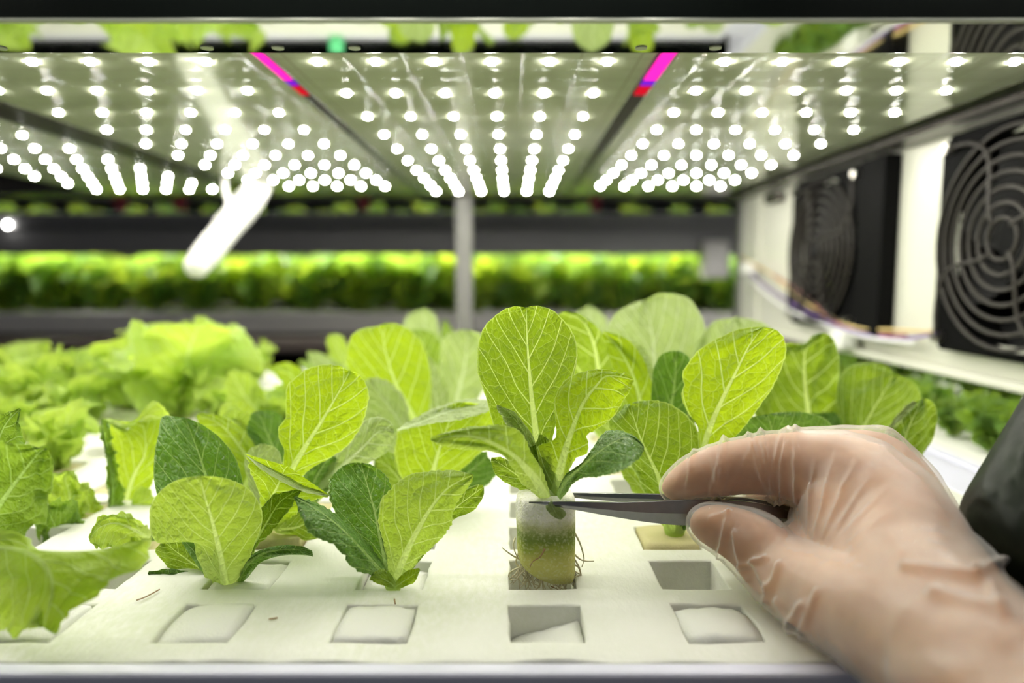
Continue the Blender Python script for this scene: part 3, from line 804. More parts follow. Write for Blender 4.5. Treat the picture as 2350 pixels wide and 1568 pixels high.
for i in range(44):
    x = rnd.uniform(1190, 1318); y = 1300 + (x - 1190) * 0.22 if x < 1290 else 1325 - (x - 1290) * 1.2
    pts = [(x, y, YA - rnd.uniform(0.0, .006))]
    for k in range(4): pts.append((pts[-1][0] + rnd.uniform(-13, 13), min(1356, pts[-1][1] + rnd.uniform(4, 16)), YA + rnd.uniform(-.004, .004)))
    root(pts, rnd.uniform(0.0002, 0.00038))
root([(1290, 1328, YA - .004), (1294, 1340, YA - .003), (1298, 1354, YA - .002)], 0.0009, 'root')
root([(1250, 1260, YA - .0105), (1240, 1278, YA - .0113), (1222, 1290, YA - .0112), (1216, 1304, YA - .0095)], 0.0003, 'root_brown')
root([(1264, 1346, YA - .004), (1272, 1349, YA - .004), (1282, 1354, YA - .003)], 0.00022, 'root_brown')
L = leaf_px
L(tA, [(1262, 1150), (1250, 1105), (1240, 1050), (1231, 1000), (1221, 920), (1213, 830), (1209, 760), (1208, 704)],
  [(1250, 1150), (1228, 1105), (1190, 1060), (1150, 1010), (1130, 970), (1116, 915), (1100, 870), (1095, 825), (1100, 775), (1118, 742), (1150, 715), (1180, 703), (1208, 706)],
  [(1272, 1150), (1264, 1105), (1262, 1060), (1268, 1010), (1278, 965), (1300, 920), (1316, 870), (1325, 815), (1318, 770), (1300, 742), (1270, 714), (1235, 702), (1208, 706)],
  YA, YA + .014, 'mid', bow=.004, cup=-.006, seed=1, nu=16, nv=60, rib=.0016, ser=.8)
L(tA, [(1268, 1152), (1283, 1090), (1298, 1030), (1315, 980), (1338, 925), (1368, 885), (1395, 862), (1453, 872)],
  [(1256, 1152), (1240, 1100), (1236, 1050), (1234, 1024), (1262, 1014), (1277, 1000), (1272, 950), (1274, 915), (1286, 885), (1308, 866), (1340, 853), (1378, 848), (1420, 852), (1442, 860), (1453, 870)],
  [(1280, 1152), (1300, 1100), (1318, 1058), (1345, 1040), (1350, 1015), (1346, 1000), (1370, 985), (1400, 965), (1425, 930), (1440, 905), (1450, 888), (1455, 874)],
  YA - .002, YA - .004, 'bright', bow=-.007, cup=.004, seed=2, nu=14, nv=54, rib=.0016)
L(tA, [(1258, 1154), (1232, 1105), (1195, 1060), (1150, 1028), (1100, 1005), (1050, 1000), (988, 1008)],
  [(1248, 1154), (1222, 1128), (1200, 1112), (1180, 1078), (1150, 1045), (1110, 1035), (1060, 1030), (1010, 1022), (988, 1010)],
  [(1268, 1152), (1252, 1100), (1235, 1060), (1215, 1030), (1200, 1000), (1180, 982), (1130, 976), (1080, 980), (1030, 990), (1000, 1000), (988, 1006)],
  YA - .003, YA - .028, 'light', bow=-.014, cup=.003, seed=3, nu=12, nv=50, rib=.0016)
L(tA, [(1272, 1154), (1295, 1110), (1330, 1075), (1365, 1045), (1400, 1020), (1440, 1005), (1478, 1028)],
  [(1264, 1152), (1290, 1095), (1335, 1062), (1362, 1025), (1378, 1000), (1400, 989), (1430, 990), (1460, 1002), (1478, 1024)],
  [(1278, 1154), (1300, 1135), (1315, 1112), (1330, 1100), (1360, 1095), (1400, 1090), (1430, 1078), (1455, 1062), (1472, 1045), (1478, 1030)],
  YA - .004, YA - .012, 'dark', bow=-.008, cup=-.002, tilt=-.016, seed=4, nu=12, nv=46, rib=-.0006, puck=1.2)
L(tA, [(1252, 1152), (1228, 1125), (1200, 1100), (1160, 1072), (1128, 1052)],
  [(1246, 1156), (1218, 1138), (1180, 1118), (1150, 1100), (1130, 1075), (1127, 1054)],
  [(1256, 1150), (1236, 1110), (1210, 1082), (1180, 1062), (1150, 1050), (1128, 1050)],
  YA + .002, YA + .006, 'mid', seed=5, nu=8, nv=26)
L(tA, [(1250, 1130), (1238, 1080), (1222, 1030), (1195, 980), (1165, 945), (1140, 930)],
  [(1246, 1130), (1228, 1085), (1205, 1045), (1180, 1000), (1155, 965), (1140, 932)],
  [(1255, 1130), (1246, 1080), (1232, 1025), (1212, 985), (1185, 950), (1145, 930)],
  YA + .001, YA + .003, 'pale', cup=-.004, seed=6, nu=7, nv=26, ser=2)
# curled heart leaves
for (mx, lx, rx, m_, sd) in (
    ([(1258, 1140), (1250, 1100), (1240, 1060), (1232, 1020)], [(1250, 1140), (1238, 1100), (1222, 1060), (1215, 1030), (1232, 1018)], [(1264, 1140), (1262, 1100), (1258, 1060), (1250, 1025), (1234, 1018)], 'mid', 7),
    ([(1260, 1140), (1262, 1100), (1256, 1060), (1248, 1004)], [(1254, 1140), (1248, 1100), (1236, 1050), (1228, 1010), (1246, 998)], [(1266, 1140), (1276, 1100), (1272, 1060), (1262, 1015), (1250, 1000)], 'mid', 8),
    ([(1262, 1138), (1266, 1110), (1262, 1080), (1258, 1058)], [(1256, 1138), (1256, 1110), (1250, 1085), (1257, 1060)], [(1268, 1138), (1276, 1110), (1272, 1080), (1260, 1058)], 'bright', 9)):
    L(tA, mx, lx, rx, YA - .001, YA + .001, m_, cup=-.005, seed=sd, nu=7, nv=22, ser=3, ruffle=.0015)
# seed leaf under the tweezers
L(tA, [(1262, 1152), (1270, 1168), (1280, 1185), (1286, 1192)], [(1258, 1154), (1252, 1164), (1262, 1180), (1276, 1190), (1286, 1193)],
  [(1268, 1150), (1284, 1164), (1297, 1174), (1298, 1184), (1288, 1193)], YA - .0140, YA - .0150, 'pale', seed=10, nu=6, nv=16, cup=.003, ser=0, rib=0, name='seed_leaf', label='small oval yellow-green seed leaf')
tube_obj('stem', [P(1264, 1168, YA - .002), P(1263, 1150, YA - .002), P(1262, 1120, YA - .001)], [.0030, .0042, .0036], LM['light'], tA, 12)

# ================================================================== front row, left: broad cap-like leaf
tB = seedling(-2, 1, 'front romaine seedling with one broad round leaf facing the lens, left of the wet-leaved one', group='young romaine plants'); YB_ = 0.250
L(tB, [(520, 1352), (512, 1290), (500, 1235), (485, 1180), (470, 1135), (460, 1095)],
  [(478, 1352), (465, 1310), (450, 1275), (445, 1245), (430, 1236), (395, 1240), (365, 1248), (350, 1232), (343, 1200), (345, 1165), (360, 1135), (390, 1110), (425, 1097), (460, 1092)],
  [(548, 1352), (565, 1310), (582, 1255), (598, 1215), (602, 1180), (590, 1145), (565, 1118), (530, 1102), (495, 1094), (462, 1092)],
  YB_, YB_ - .028, 'light', bow=-.004, cup=.008, seed=11, nu=16, nv=54, rib=.002, ser=.6)
L(tB, [(505, 1345), (495, 1250), (482, 1150), (468, 1080), (448, 1020), (425, 960)],
  [(485, 1345), (420, 1250), (370, 1160), (355, 1110), (354, 1050), (362, 1000), (372, 957), (400, 956), (423, 958)],
  [(525, 1345), (545, 1250), (558, 1150), (556, 1100), (540, 1050), (510, 1010), (470, 978), (430, 960)],
  YB_ + .004, YB_ + .042, 'dark', bow=-.002, cup=-.010, seed=12, nu=14, nv=46, rib=-.0008, puck=1.4, ser=.5)
L(tB, [(535, 1350), (565, 1300), (598, 1272), (640, 1262), (690, 1262), (718, 1272)],
  [(528, 1350), (550, 1300), (590, 1266), (640, 1252), (690, 1254), (716, 1264)],
  [(542, 1352), (575, 1318), (600, 1290), (645, 1276), (690, 1274), (718, 1278)],
  YB_ + .002, YB_ - .006, 'dark', bow=-.005, seed=13, nu=6, nv=30, cup=.002, ser=.3)
L(tB, [(532, 1348), (575, 1265), (610, 1205), (645, 1150), (690, 1125)],
  [(522, 1348), (560, 1255), (588, 1190), (598, 1165), (630, 1135), (690, 1122)],
  [(542, 1348), (575, 1300), (586, 1255), (612, 1235), (640, 1200), (665, 1165), (690, 1130)],
  YB_ + .004, YB_ + .016, 'mid', seed=14, nu=10, nv=36, ser=2.2)
L(tB, [(505, 1350), (470, 1310), (440, 1290), (400, 1262), (375, 1240)],
  [(498, 1352), (450, 1340), (410, 1330), (380, 1300), (360, 1265), (372, 1238)],
  [(512, 1350), (490, 1300), (460, 1265), (420, 1240), (380, 1236)],
  YB_ + .006, YB_ + .010, 'mid', seed=15, nu=8, nv=26, ser=2)
L(tB, [(500, 1350), (460, 1345), (420, 1342), (380, 1330), (340, 1315)],
  [(495, 1354), (455, 1356), (410, 1352), (370, 1345), (338, 1318)],
  [(508, 1346), (470, 1325), (430, 1312), (385, 1308), (342, 1310)],
  YB_ + .005, YB_ + .004, 'dark', seed=16, nu=7, nv=24, ser=2)

# ================================================================== front row, centre-left: low, wet leaf
tC = seedling(-1, 1, 'low spreading romaine seedling with one wet dark leaf and one pale green leaf in front', dz=-.004, group='young romaine plants'); YC_ = 0.248
L(tC, [(905, 1342), (935, 1265), (965, 1205), (1000, 1150), (1035, 1115), (1086, 1090)],
  [(896, 1342), (890, 1290), (878, 1240), (868, 1190), (874, 1155), (895, 1122), (930, 1095), (980, 1082), (1040, 1080), (1084, 1088)],
  [(914, 1342), (945, 1305), (975, 1270), (1000, 1250), (1030, 1215), (1042, 1170), (1060, 1140), (1080, 1110), (1087, 1092)],
  YC_, YC_ - .006, 'light', bow=-.006, cup=.004, seed=21, nu=14, nv=50, rib=.0016, ser=1.8)
L(tC, [(900, 1342), (888, 1295), (875, 1240), (862, 1180), (845, 1120), (828, 1064)],
  [(893, 1342), (865, 1310), (835, 1275), (830, 1245), (800, 1215), (775, 1185), (758, 1150), (754, 1110), (766, 1085), (795, 1067), (826, 1062)],
  [(905, 1342), (896, 1300), (888, 1250), (882, 1200), (890, 1160), (900, 1125), (888, 1095), (865, 1073), (830, 1062)],
  YC_ + .003, YC_ + .026, 'wet', bow=-.004, cup=-.005, seed=22, nu=13, nv=48, rib=.0008, puck=1.8, ser=1.8)
L(tC, [(897, 1342), (865, 1300), (825, 1255), (780, 1210), (735, 1175), (676, 1140)],
  [(890, 1345), (860, 1325), (820, 1310), (800, 1290), (785, 1270), (760, 1250), (715, 1225), (692, 1190), (674, 1143)],
  [(902, 1340), (882, 1295), (845, 1250), (800, 1205), (745, 1162), (705, 1148), (678, 1138)],
  YC_ + .001, YC_ - .010, 'dark', bow=-.005, cup=.003, tilt=.012, seed=23, nu=10, nv=40, rib=-.0006, ser=2.2)
L(tC, [(908, 1345), (890, 1332), (865, 1322), (850, 1326)], [(905, 1349), (885, 1345), (862, 1338), (848, 1330)], [(910, 1338), (898, 1318), (880, 1305), (862, 1312), (850, 1324)],
  YC_ - .004, YC_ - .008, 'light', seed=24, nu=6, nv=16, ser=.5)
L(tC, [(908, 1345), (930, 1330), (950, 1318), (963, 1306)], [(904, 1342), (918, 1322), (940, 1308), (962, 1304)], [(912, 1350), (935, 1344), (955, 1332), (964, 1308)],
  YC_ - .003, YC_ - .006, 'bright', seed=25, nu=6, nv=16, ser=.5)
L(tC, [(912, 1335), (960, 1270), (1020, 1190), (1065, 1150), (1110, 1118)], [(906, 1335), (950, 1255), (1005, 1170), (1055, 1125), (1108, 1112)],
  [(918, 1335), (970, 1280), (1040, 1195), (1075, 1180), (1105, 1150), (1111, 1122)],
  YC_ + .006, YC_ + .012, 'mid', seed=26, nu=8, nv=30)
tube_obj('stem', [P(903, 1352, YC_ + .002), P(903, 1338, YC_ + .001), P(904, 1318, YC_)], [.0028, .0036, .0028], LM['light'], tC, 10)

# ================================================================== D: second row left
tD = seedling(-2, 2, 'tall romaine seedling behind, its big leaf tilted right, growing from a bare pale plug', dz=.004, group='young romaine plants'); YD = 0.289
L(tD, [(628, 1215), (645, 1130), (672, 1075), (705, 1020), (740, 965), (775, 905), (800, 858), (802, 850)],
  [(620, 1215), (632, 1130), (646, 1075), (652, 1035), (641, 1010), (640, 980), (654, 960), (656, 920), (660, 885), (685, 860), (715, 843), (750, 836), (780, 841), (800, 852)],
  [(636, 1215), (665, 1130), (695, 1092), (720, 1072), (760, 1050), (800, 1020), (828, 980), (843, 930), (846, 900), (835, 872), (818, 857), (803, 850)],
  YD, YD - .004, 'bright', bow=-.004, cup=.006, seed=31, nu=15, nv=56, rib=.0018, ser=1.2)
L(tD, [(625, 1215), (618, 1165), (640, 1110), (652, 1080), (660, 1070)],
  [(616, 1215), (600, 1165), (590, 1120), (575, 1085), (564, 1042)],
  [(634, 1215), (680, 1180), (720, 1150), (754, 1140), (756, 1136)],
  YD - .002, YD - .030, 'bright', cup=0, seed=32, nu=12, nv=34, ser=2)
L(tD, [(564, 1044), (605, 1070), (650, 1095), (700, 1122), (756, 1137)],
  [(564, 1046), (600, 1078), (645, 1105), (700, 1130), (756, 1140)],
  [(564, 1041), (610, 1058), (655, 1080), (705, 1108), (757, 1134)],
  YD - .030, YD - .030, 'pale', cup=0.0, tilt=.010, seed=33, nu=5, nv=30, ser=.4, rib=0, label='pale folded-over leaf margin')
L(tD, [(625, 1215), (600, 1130), (590, 1060), (602, 1020)], [(618, 1215), (580, 1140), (562, 1070), (575, 1030), (600, 1018)], [(632, 1215), (635, 1140), (645, 1080), (640, 1035), (606, 1018)],
  YD + .006, YD + .014, 'pale', seed=34, nu=8, nv=28)
L(tD, [(632, 1215), (680, 1210), (720, 1195), (745, 1210)], [(625, 1208), (670, 1160), (720, 1150), (745, 1175), (746, 1208)], [(636, 1222), (680, 1232), (715, 1240), (740, 1225), (746, 1210)],
  YD - .004, YD - .010, 'mid', seed=35, nu=8, nv=24)

# ================================================================== E: centre rows behind
tE = seedling(-1, 3, 'romaine seedling behind centre-left with a folded leaf whose pale top rim faces up', group='young romaine plants'); YE = 0.327
L(tE, [(975, 1165), (988, 1110), (1003, 1050), (1020, 1000), (1035, 960), (1060, 925)],
  [(966, 1165), (935, 1120), (912, 1080), (906, 1040), (910, 1000), (918, 985), (960, 960), (1020, 935), (1058, 922)],
  [(984, 1165), (1015, 1120), (1045, 1090), (1080, 1060), (1120, 1020), (1140, 980), (1135, 950), (1110, 930), (1062, 922)],
  YE, YE - .012, 'bright', cup=.004, bow=-.004, seed=41, nu=14, nv=46, rib=.002)
L(tE, [(912, 988), (970, 968), (1040, 942), (1128, 930)], [(912, 990), (970, 976), (1040, 966), (1090, 955), (1130, 942)], [(911, 986), (960, 955), (1020, 928), (1080, 916), (1128, 920)],
  YE - .016, YE - .014, 'pale', tilt=.012, seed=42, nu=6, nv=34, ser=1, rib=0, label='pale folded-over leaf margin')
L(tE, [(985, 1165), (1040, 1120), (1080, 1080), (1120, 1050)], [(978, 1160), (1020, 1095), (1060, 1050), (1118, 1035)], [(990, 1168), (1060, 1150), (1110, 1120), (1140, 1085), (1125, 1052)],
  YE + .004, YE + .002, 'dark', seed=43, nu=9, nv=28)
L(tE, [(965, 1165), (925, 1110), (890, 1070), (860, 1055)], [(958, 1168), (905, 1140), (870, 1110), (855, 1080), (858, 1056)], [(970, 1160), (945, 1095), (915, 1050), (885, 1035), (862, 1052)],
  YE + .002, YE + .004, 'mid', seed=44, nu=8, nv=26)
tE2 = seedling(-2, 3, 'romaine seedling behind with a pale leaf reaching right over the wet dark leaf', group='young romaine plants'); YE2 = .327
L(tE2, [(705, 1165), (740, 1115), (780, 1075), (830, 1030), (870, 990), (905, 990)],
  [(698, 1165), (725, 1095), (765, 1050), (810, 1000), (835, 970), (860, 957), (890, 965), (905, 985)],
  [(712, 1165), (760, 1125), (800, 1095), (850, 1062), (885, 1040), (904, 1015), (907, 992)],
  YE2, YE2 - .024, 'pale', bow=-.008, cup=.003, seed=45, nu=12, nv=40)
L(tE2, [(702, 1165), (715, 1120), (735, 1080), (760, 1045)], [(695, 1165), (690, 1120), (700, 1080), (725, 1055), (758, 1043)], [(710, 1165), (750, 1130), (772, 1095), (775, 1060), (762, 1043)],
  YE2 - .004, YE2 - .020, 'dark', seed=46, nu=9, nv=28, puck=2)
L(tE2, [(698, 1165), (660, 1090), (620, 1010), (600, 960), (590, 945)], [(692, 1165), (640, 1100), (590, 1040), (565, 990), (575, 955), (588, 944)], [(704, 1165), (690, 1090), (665, 1020), (650, 960), (625, 942), (592, 943)],
  YE2 + .008, YE2 + .016, 'dark', seed=47, nu=9, nv=30)
tE3 = seedling(-1, 5, 'romaine seedling far behind centre with a tall yellow-green leaf notched at the top', group='young romaine plants'); YE3 = .401
L(tE3, [(1000, 1070), (965, 990), (935, 930), (908, 880), (890, 825), (880, 780), (886, 744)],
  [(994, 1072), (940, 1020), (890, 980), (850, 945), (815, 890), (796, 840), (796, 800), (810, 768), (835, 752), (862, 750), (884, 742)],
  [(1006, 1068), (1000, 1010), (985, 960), (988, 915), (990, 880), (985, 835), (970, 790), (945, 760), (915, 744), (888, 742)],
  YE3, YE3 - .010, 'bright', cup=.006, bow=-.004, seed=51, nu=13, nv=44, rib=.002, ser=.8)
L(tE3, [(998, 1070), (970, 1030), (930, 985), (890, 930), (850, 880)], [(992, 1072), (940, 1060), (880, 1030), (840, 980), (820, 930), (825, 885), (848, 866)], [(1004, 1068), (985, 1010), (965, 985), (940, 960), (935, 925), (910, 890), (880, 870), (850, 866)],
  YE3 - .004, YE3 - .040, 'pale', cup=.004, seed=52, nu=11, nv=36, ser=1.6)
L(tE3, [(1004, 1070), (1008, 1000), (1000, 900), (985, 820)], [(998, 1070), (985, 1000), (975, 900), (983, 820)], [(1010, 1070), (1030, 1000), (1030, 900), (1010, 850), (987, 818)],
  YE3 + .006, YE3 + .012, 'pale', seed=53, nu=8, nv=28)
tE4 = seedling(-1, 7, 'romaine seedling far back with a pale puckered leaf just left of the lifted seedling', group='young romaine plants'); YE4 = .474
L(tE4, [(1030, 1005), (1042, 950), (1055, 890), (1068, 830), (1072, 758)], [(1025, 1005), (1020, 950), (1018, 900), (1008, 850), (1010, 810), (1020, 775), (1045, 760), (1070, 757)], [(1035, 1005), (1070, 950), (1100, 910), (1120, 870), (1122, 820), (1115, 780), (1095, 762), (1074, 757)],
  YE4, YE4 - .03, 'pale', cup=-.006, seed=54, nu=12, nv=40, puck=3)
L(tE4, [(1028, 1005), (1000, 930), (975, 840), (970, 760)], [(1022, 1005), (960, 930), (925, 850), (930, 770), (968, 755)], [(1034, 1005), (1030, 930), (1020, 850), (1010, 780), (972, 755)],
  YE4 + .01, YE4 + .02, 'mid', seed=55, nu=9, nv=30)

# ================================================================== F: right, by the hand
tF = seedling(1, 2, 'romaine seedling whose tall bright leaf stands behind the gloved fingertips', dz=.0015, group='young romaine plants'); YF_ = 0.291
L(tF, [(1548, 1222), (1570, 1150), (1600, 1060), (1625, 990), (1655, 920), (1690, 850), (1715, 800), (1740, 765), (1752, 752)],
  [(1538, 1222), (1550, 1160), (1580, 1085), (1600, 1020), (1600, 975), (1580, 950), (1564, 910), (1570, 880), (1565, 862), (1580, 830), (1610, 800), (1650, 775), (1700, 756), (1750, 750)],
  [(1558, 1222), (1590, 1160), (1625, 1075), (1655, 1030), (1700, 990), (1745, 930), (1775, 885), (1795, 840), (1805, 800), (1797, 772), (1778, 756), (1754, 751)],
  YF_, YF_ - .006, 'bright', bow=-.004, cup=.005, seed=61, nu=15, nv=56, rib=.002, ser=1.2)
L(tF, [(1545, 1222), (1530, 1160), (1510, 1095), (1482, 1035), (1462, 985), (1448, 935)],
  [(1537, 1222), (1510, 1170), (1480, 1130), (1450, 1070), (1425, 1030), (1400, 990), (1398, 965), (1420, 945), (1432, 930), (1446, 926)],
  [(1553, 1222), (1555, 1160), (1570, 1120), (1595, 1060), (1606, 1010), (1590, 970), (1560, 940), (1520, 922), (1480, 920), (1450, 925)],
  YF_ - .002, YF_ - .012, 'mid', bow=-.005, cup=.006, seed=62, nu=14, nv=50, rib=.002, ser=1)
L(tF, [(1540, 1222), (1500, 1160), (1465, 1110), (1430, 1075), (1418, 1070)], [(1532, 1222), (1485, 1165), (1450, 1125), (1425, 1085), (1417, 1071)], [(1548, 1218), (1515, 1150), (1485, 1100), (1450, 1075), (1420, 1068)],
  YF_ + .002, YF_ + .006, 'light', seed=63, nu=7, nv=28)
L(tF, [(1556, 1222), (1580, 1180), (1600, 1150)], [(1548, 1220), (1560, 1180), (1598, 1148)], [(1560, 1225), (1595, 1195), (1602, 1152)], YF_ - .002, YF_ - .004, 'dark', seed=64, nu=6, nv=18)
tube_obj('stem', [P(1548, 1235, YF_), P(1548, 1215, YF_), P(1546, 1190, YF_)], [.0035, .0048, .0035], LM['mid'], tF, 10)
tG = seedling(1, 3, 'romaine seedling between two larger ones with a narrow bright leaf, right of the lifted plant', group='young romaine plants'); YG = .327
L(tG, [(1492, 1165), (1485, 1060), (1475, 960), (1455, 870), (1420, 800), (1384, 762)],
  [(1484, 1165), (1465, 1060), (1440, 960), (1415, 870), (1395, 810), (1383, 764)],
  [(1500, 1165), (1510, 1060), (1508, 960), (1498, 880), (1470, 810), (1430, 772), (1386, 760)],
  YG, YG + .016, 'bright', cup=-.004, seed=65, nu=10, nv=42, rib=.0018)
L(tG, [(1384, 762), (1430, 800), (1470, 830), (1500, 880)], [(1384, 765), (1420, 800), (1462, 838), (1498, 885)], [(1386, 760), (1430, 775), (1480, 800), (1506, 870)], YG + .018, YG + .010, 'pale', seed=66, nu=5, nv=26, rib=0, label='pale folded-over leaf margin')
L(tG, [(1496, 1165), (1515, 1060), (1535, 960), (1548, 880), (1552, 808)], [(1488, 1165), (1495, 1060), (1494, 960), (1495, 890), (1502, 840), (1520, 812), (1550, 805)], [(1504, 1165), (1545, 1060), (1575, 960), (1590, 890), (1585, 830), (1570, 810), (1553, 805)],
  YG + .002, YG + .006, 'dark', cup=-.008, seed=67, nu=10, nv=38, ser=.3)
tG2 = seedling(1, 5, 'romaine seedling with the tallest pale round leaf, at the back right of the lifted one', group='young romaine plants'); YG2 = .401
L(tG2, [(1450, 1070), (1475, 970), (1500, 880), (1500, 800), (1490, 730), (1480, 690)],
  [(1444, 1070), (1420, 980), (1400, 880), (1392, 800), (1394, 755), (1412, 720), (1450, 697), (1478, 690)],
  [(1456, 1070), (1520, 980), (1570, 900), (1608, 830), (1620, 770), (1610, 725), (1585, 690), (1550, 675), (1515, 674), (1482, 688)],
  YG2, YG2 + .016, 'pale', cup=-.006, seed=68, nu=13, nv=46, puck=2.5, rib=.002)
L(tG2, [(1440, 1072), (1410, 980), (1380, 890), (1365, 800), (1340, 740), (1300, 716)],
  [(1434, 1072), (1370, 1000), (1310, 920), (1270, 840), (1262, 760), (1280, 722), (1298, 715)],
  [(1446, 1072), (1440, 990), (1432, 900), (1418, 840), (1400, 790), (1365, 745), (1330, 722), (1302, 715)],
  YG2 - .006, YG2 - .050, 'mid', cup=-.004, seed=69, nu=12, nv=42, puck=2)
tG3 = seedling(2, 5, 'romaine seedling at the back, its greyish leaf top just showing over the tall bright leaf', group='young romaine plants'); YG3 = .401
L(tG3, [(1655, 1070), (1665, 980), (1680, 880), (1690, 800), (1690, 730)], [(1648, 1070), (1620, 980), (1600, 880), (1592, 820), (1610, 770), (1640, 738), (1688, 727)], [(1662, 1070), (1710, 980), (1760, 880), (1785, 820), (1780, 770), (1750, 740), (1692, 727)],
  YG3, YG3 + .01, 'pale', cup=-.005, seed=70, nu=12, nv=38, puck=2)
tH = seedling(3, 5, 'romaine seedling at the right with a dark crinkled leaf leaning left, below the fan wall', group='young romaine plants'); YH = .401
L(tH, [(1866, 1072), (1860, 1010), (1852, 930), (1845, 860), (1850, 800), (1885, 766)],
  [(1858, 1072), (1790, 1010), (1735, 960), (1725, 900), (1740, 840), (1765, 800), (1810, 788), (1845, 790), (1865, 770), (1883, 764)],
  [(1874, 1072), (1910, 1010), (1928, 950), (1924, 880), (1926, 830), (1918, 790), (1905, 770), (1887, 764)],
  YH - .004, YH - .03, 'mid', cup=-.006, seed=71, nu=13, nv=42, puck=3.5, rib=.002, ser=.6)
tH2 = seedling(3, 4, 'romaine seedling with a broad olive leaf, directly above the gloved knuckles', group='young romaine plants'); YH2 = .364
L(tH2, [(1936, 1118), (1955, 1030), (1985, 970), (2015, 920), (2040, 880), (2055, 858)],
  [(1928, 1118), (1935, 1040), (1930, 970), (1920, 920), (1925, 870), (1950, 842), (1990, 832), (2030, 838), (2053, 856)],
  [(1944, 1118), (2000, 1070), (2050, 1030), (2090, 990), (2118, 950), (2112, 905), (2090, 875), (2058, 858)],
  YH2, YH2 + .004, 'mid', cup=.008, seed=72, nu=13, nv=42, puck=2, rib=.002, ser=.6)
L(tH2, [(1934, 1118), (1900, 1060), (1880, 1000), (1890, 950)], [(1928, 1118), (1860, 1060), (1830, 1000), (1850, 955), (1888, 946)], [(1940, 1118), (1950, 1050), (1945, 990), (1920, 950), (1892, 946)], YH2 + .006, YH2 + .012, 'dark', seed=73, nu=9, nv=28)
tH3 = seedling(3, 3, 'romaine seedling at the far right with one upright leaf curled along its pale left margin', group='young romaine plants'); YH3 = .327
L(tH3, [(2020, 1170), (2045, 1110), (2065, 1040), (2085, 980), (2110, 930), (2118, 917)],
  [(2012, 1170), (2020, 1110), (2025, 1040), (2035, 1000), (2060, 955), (2090, 925), (2116, 915)],
  [(2028, 1170), (2085, 1110), (2115, 1050), (2140, 1010), (2151, 965), (2146, 932), (2132, 918), (2120, 915)],
  YH3, YH3 - .004, 'mid', cup=.005, seed=74, nu=11, nv=40, puck=2, ser=.6)
L(tH3, [(2028, 1005), (2055, 968), (2080, 940), (2100, 922)], [(2027, 1003), (2050, 962), (2075, 935), (2098, 920)], [(2032, 1010), (2062, 975), (2085, 948), (2104, 926)], YH3 - .008, YH3 - .008, 'pale', seed=75, nu=4, nv=20, rib=0, label='pale folded-over leaf margin')
tH4 = seedling(2, 3, 'romaine seedling hidden behind the gloved index finger, one dark half-dome leaf showing', group='young romaine plants'); YH4 = .327
L(tH4, [(1752, 1170), (1756, 1100), (1762, 1040), (1770, 990), (1762, 952)],
  [(1744, 1170), (1700, 1100), (1655, 1040), (1646, 1010), (1660, 985), (1700, 965), (1735, 955), (1760, 951)],
  [(1760, 1170), (1840, 1110), (1900, 1050), (1916, 1000), (1905, 970), (1870, 952), (1820, 945), (1765, 950)],
  YH4, YH4 - .022, 'dark', cup=.006, seed=76, nu=12, nv=36, ser=.6, puck=.7)

# ================================================================== left: frilly lettuces near the lens
def frl(k, r, label, dz=-.002): return seedling(k, r, label, 'frilly_lettuce', cat='lettuce', dz=dz, group='frilly lettuces')
tL1 = frl(-4, 1, 'frilly lettuce at the left edge whose big front leaf hangs down toward the tray rim')
L(tL1, [(-110, 1320), (-60, 1270), (10, 1250), (80, 1275), (120, 1340), (100, 1440)],
  [(-115, 1325), (-120, 1340), (-100, 1380), (-60, 1410), (0, 1440), (30, 1466), (60, 1445), (95, 1442)],
  [(-105, 1310), (-50, 1225), (10, 1215), (60, 1225), (98, 1282), (180, 1285), (260, 1265), (345, 1245), (330, 1290), (270, 1330), (210, 1370), (150, 1420), (135, 1460), (105, 1445)],
  .235, .190, 'frill', bow=-.012, cup=.006, seed=81, nu=18, nv=54, ser=5, ruffle=.0022, puck=2.0, rib=.001)
L(tL1, [(-100, 1310), (-50, 1230), (0, 1160), (50, 1090), (90, 1040), (108, 1030)],
  [(-108, 1310), (-130, 1200), (-100, 1100), (-50, 1030), (0, 1015), (50, 1020), (85, 1028)],
  [(-92, 1312), (0, 1260), (60, 1225), (100, 1200), (112, 1150), (120, 1100), (125, 1060), (110, 1032)],
  .25, .225, 'frill_dark', bow=-.006, cup=-.012, seed=82, nu=15, nv=46, ser=3, ruffle=.003, puck=2)
L(tL1, [(-100, 1310), (-60, 1180), (-20, 1060), (10, 980), (46, 938)], [(-108, 1310), (-120, 1180), (-90, 1050), (-40, 980), (0, 955), (44, 937)], [(-92, 1310), (0, 1180), (40, 1080), (64, 1030), (46, 980), (48, 940)],
  .258, .262, 'frill_dark', seed=83, nu=12, nv=38, ser=3, ruffle=.002, puck=1.5)
tL3 = frl(-4, 3, 'small crinkled lettuce at the left, between the dark leaf and the upright yellow leaf')
L(tL3, [(175, 1225), (165, 1180), (160, 1130), (150, 1100), (158, 1082)], [(165, 1225), (130, 1190), (100, 1150), (100, 1110), (125, 1085), (156, 1080)], [(182, 1225), (195, 1180), (200, 1140), (188, 1110), (175, 1090), (160, 1080)],
  .325, .312, 'frill', seed=84, nu=12, nv=34, ser=4, ruffle=.006, puck=2.5)
L(tL3, [(175, 1240), (140, 1225), (120, 1190), (110, 1160)], [(170, 1250), (120, 1270), (90, 1240), (85, 1190), (108, 1158)], [(182, 1235), (190, 1200), (180, 1160), (150, 1140), (112, 1156)],
  .315, .295, 'frill_dark', seed=85, nu=11, nv=32, ser=4, ruffle=.006, puck=2.5)
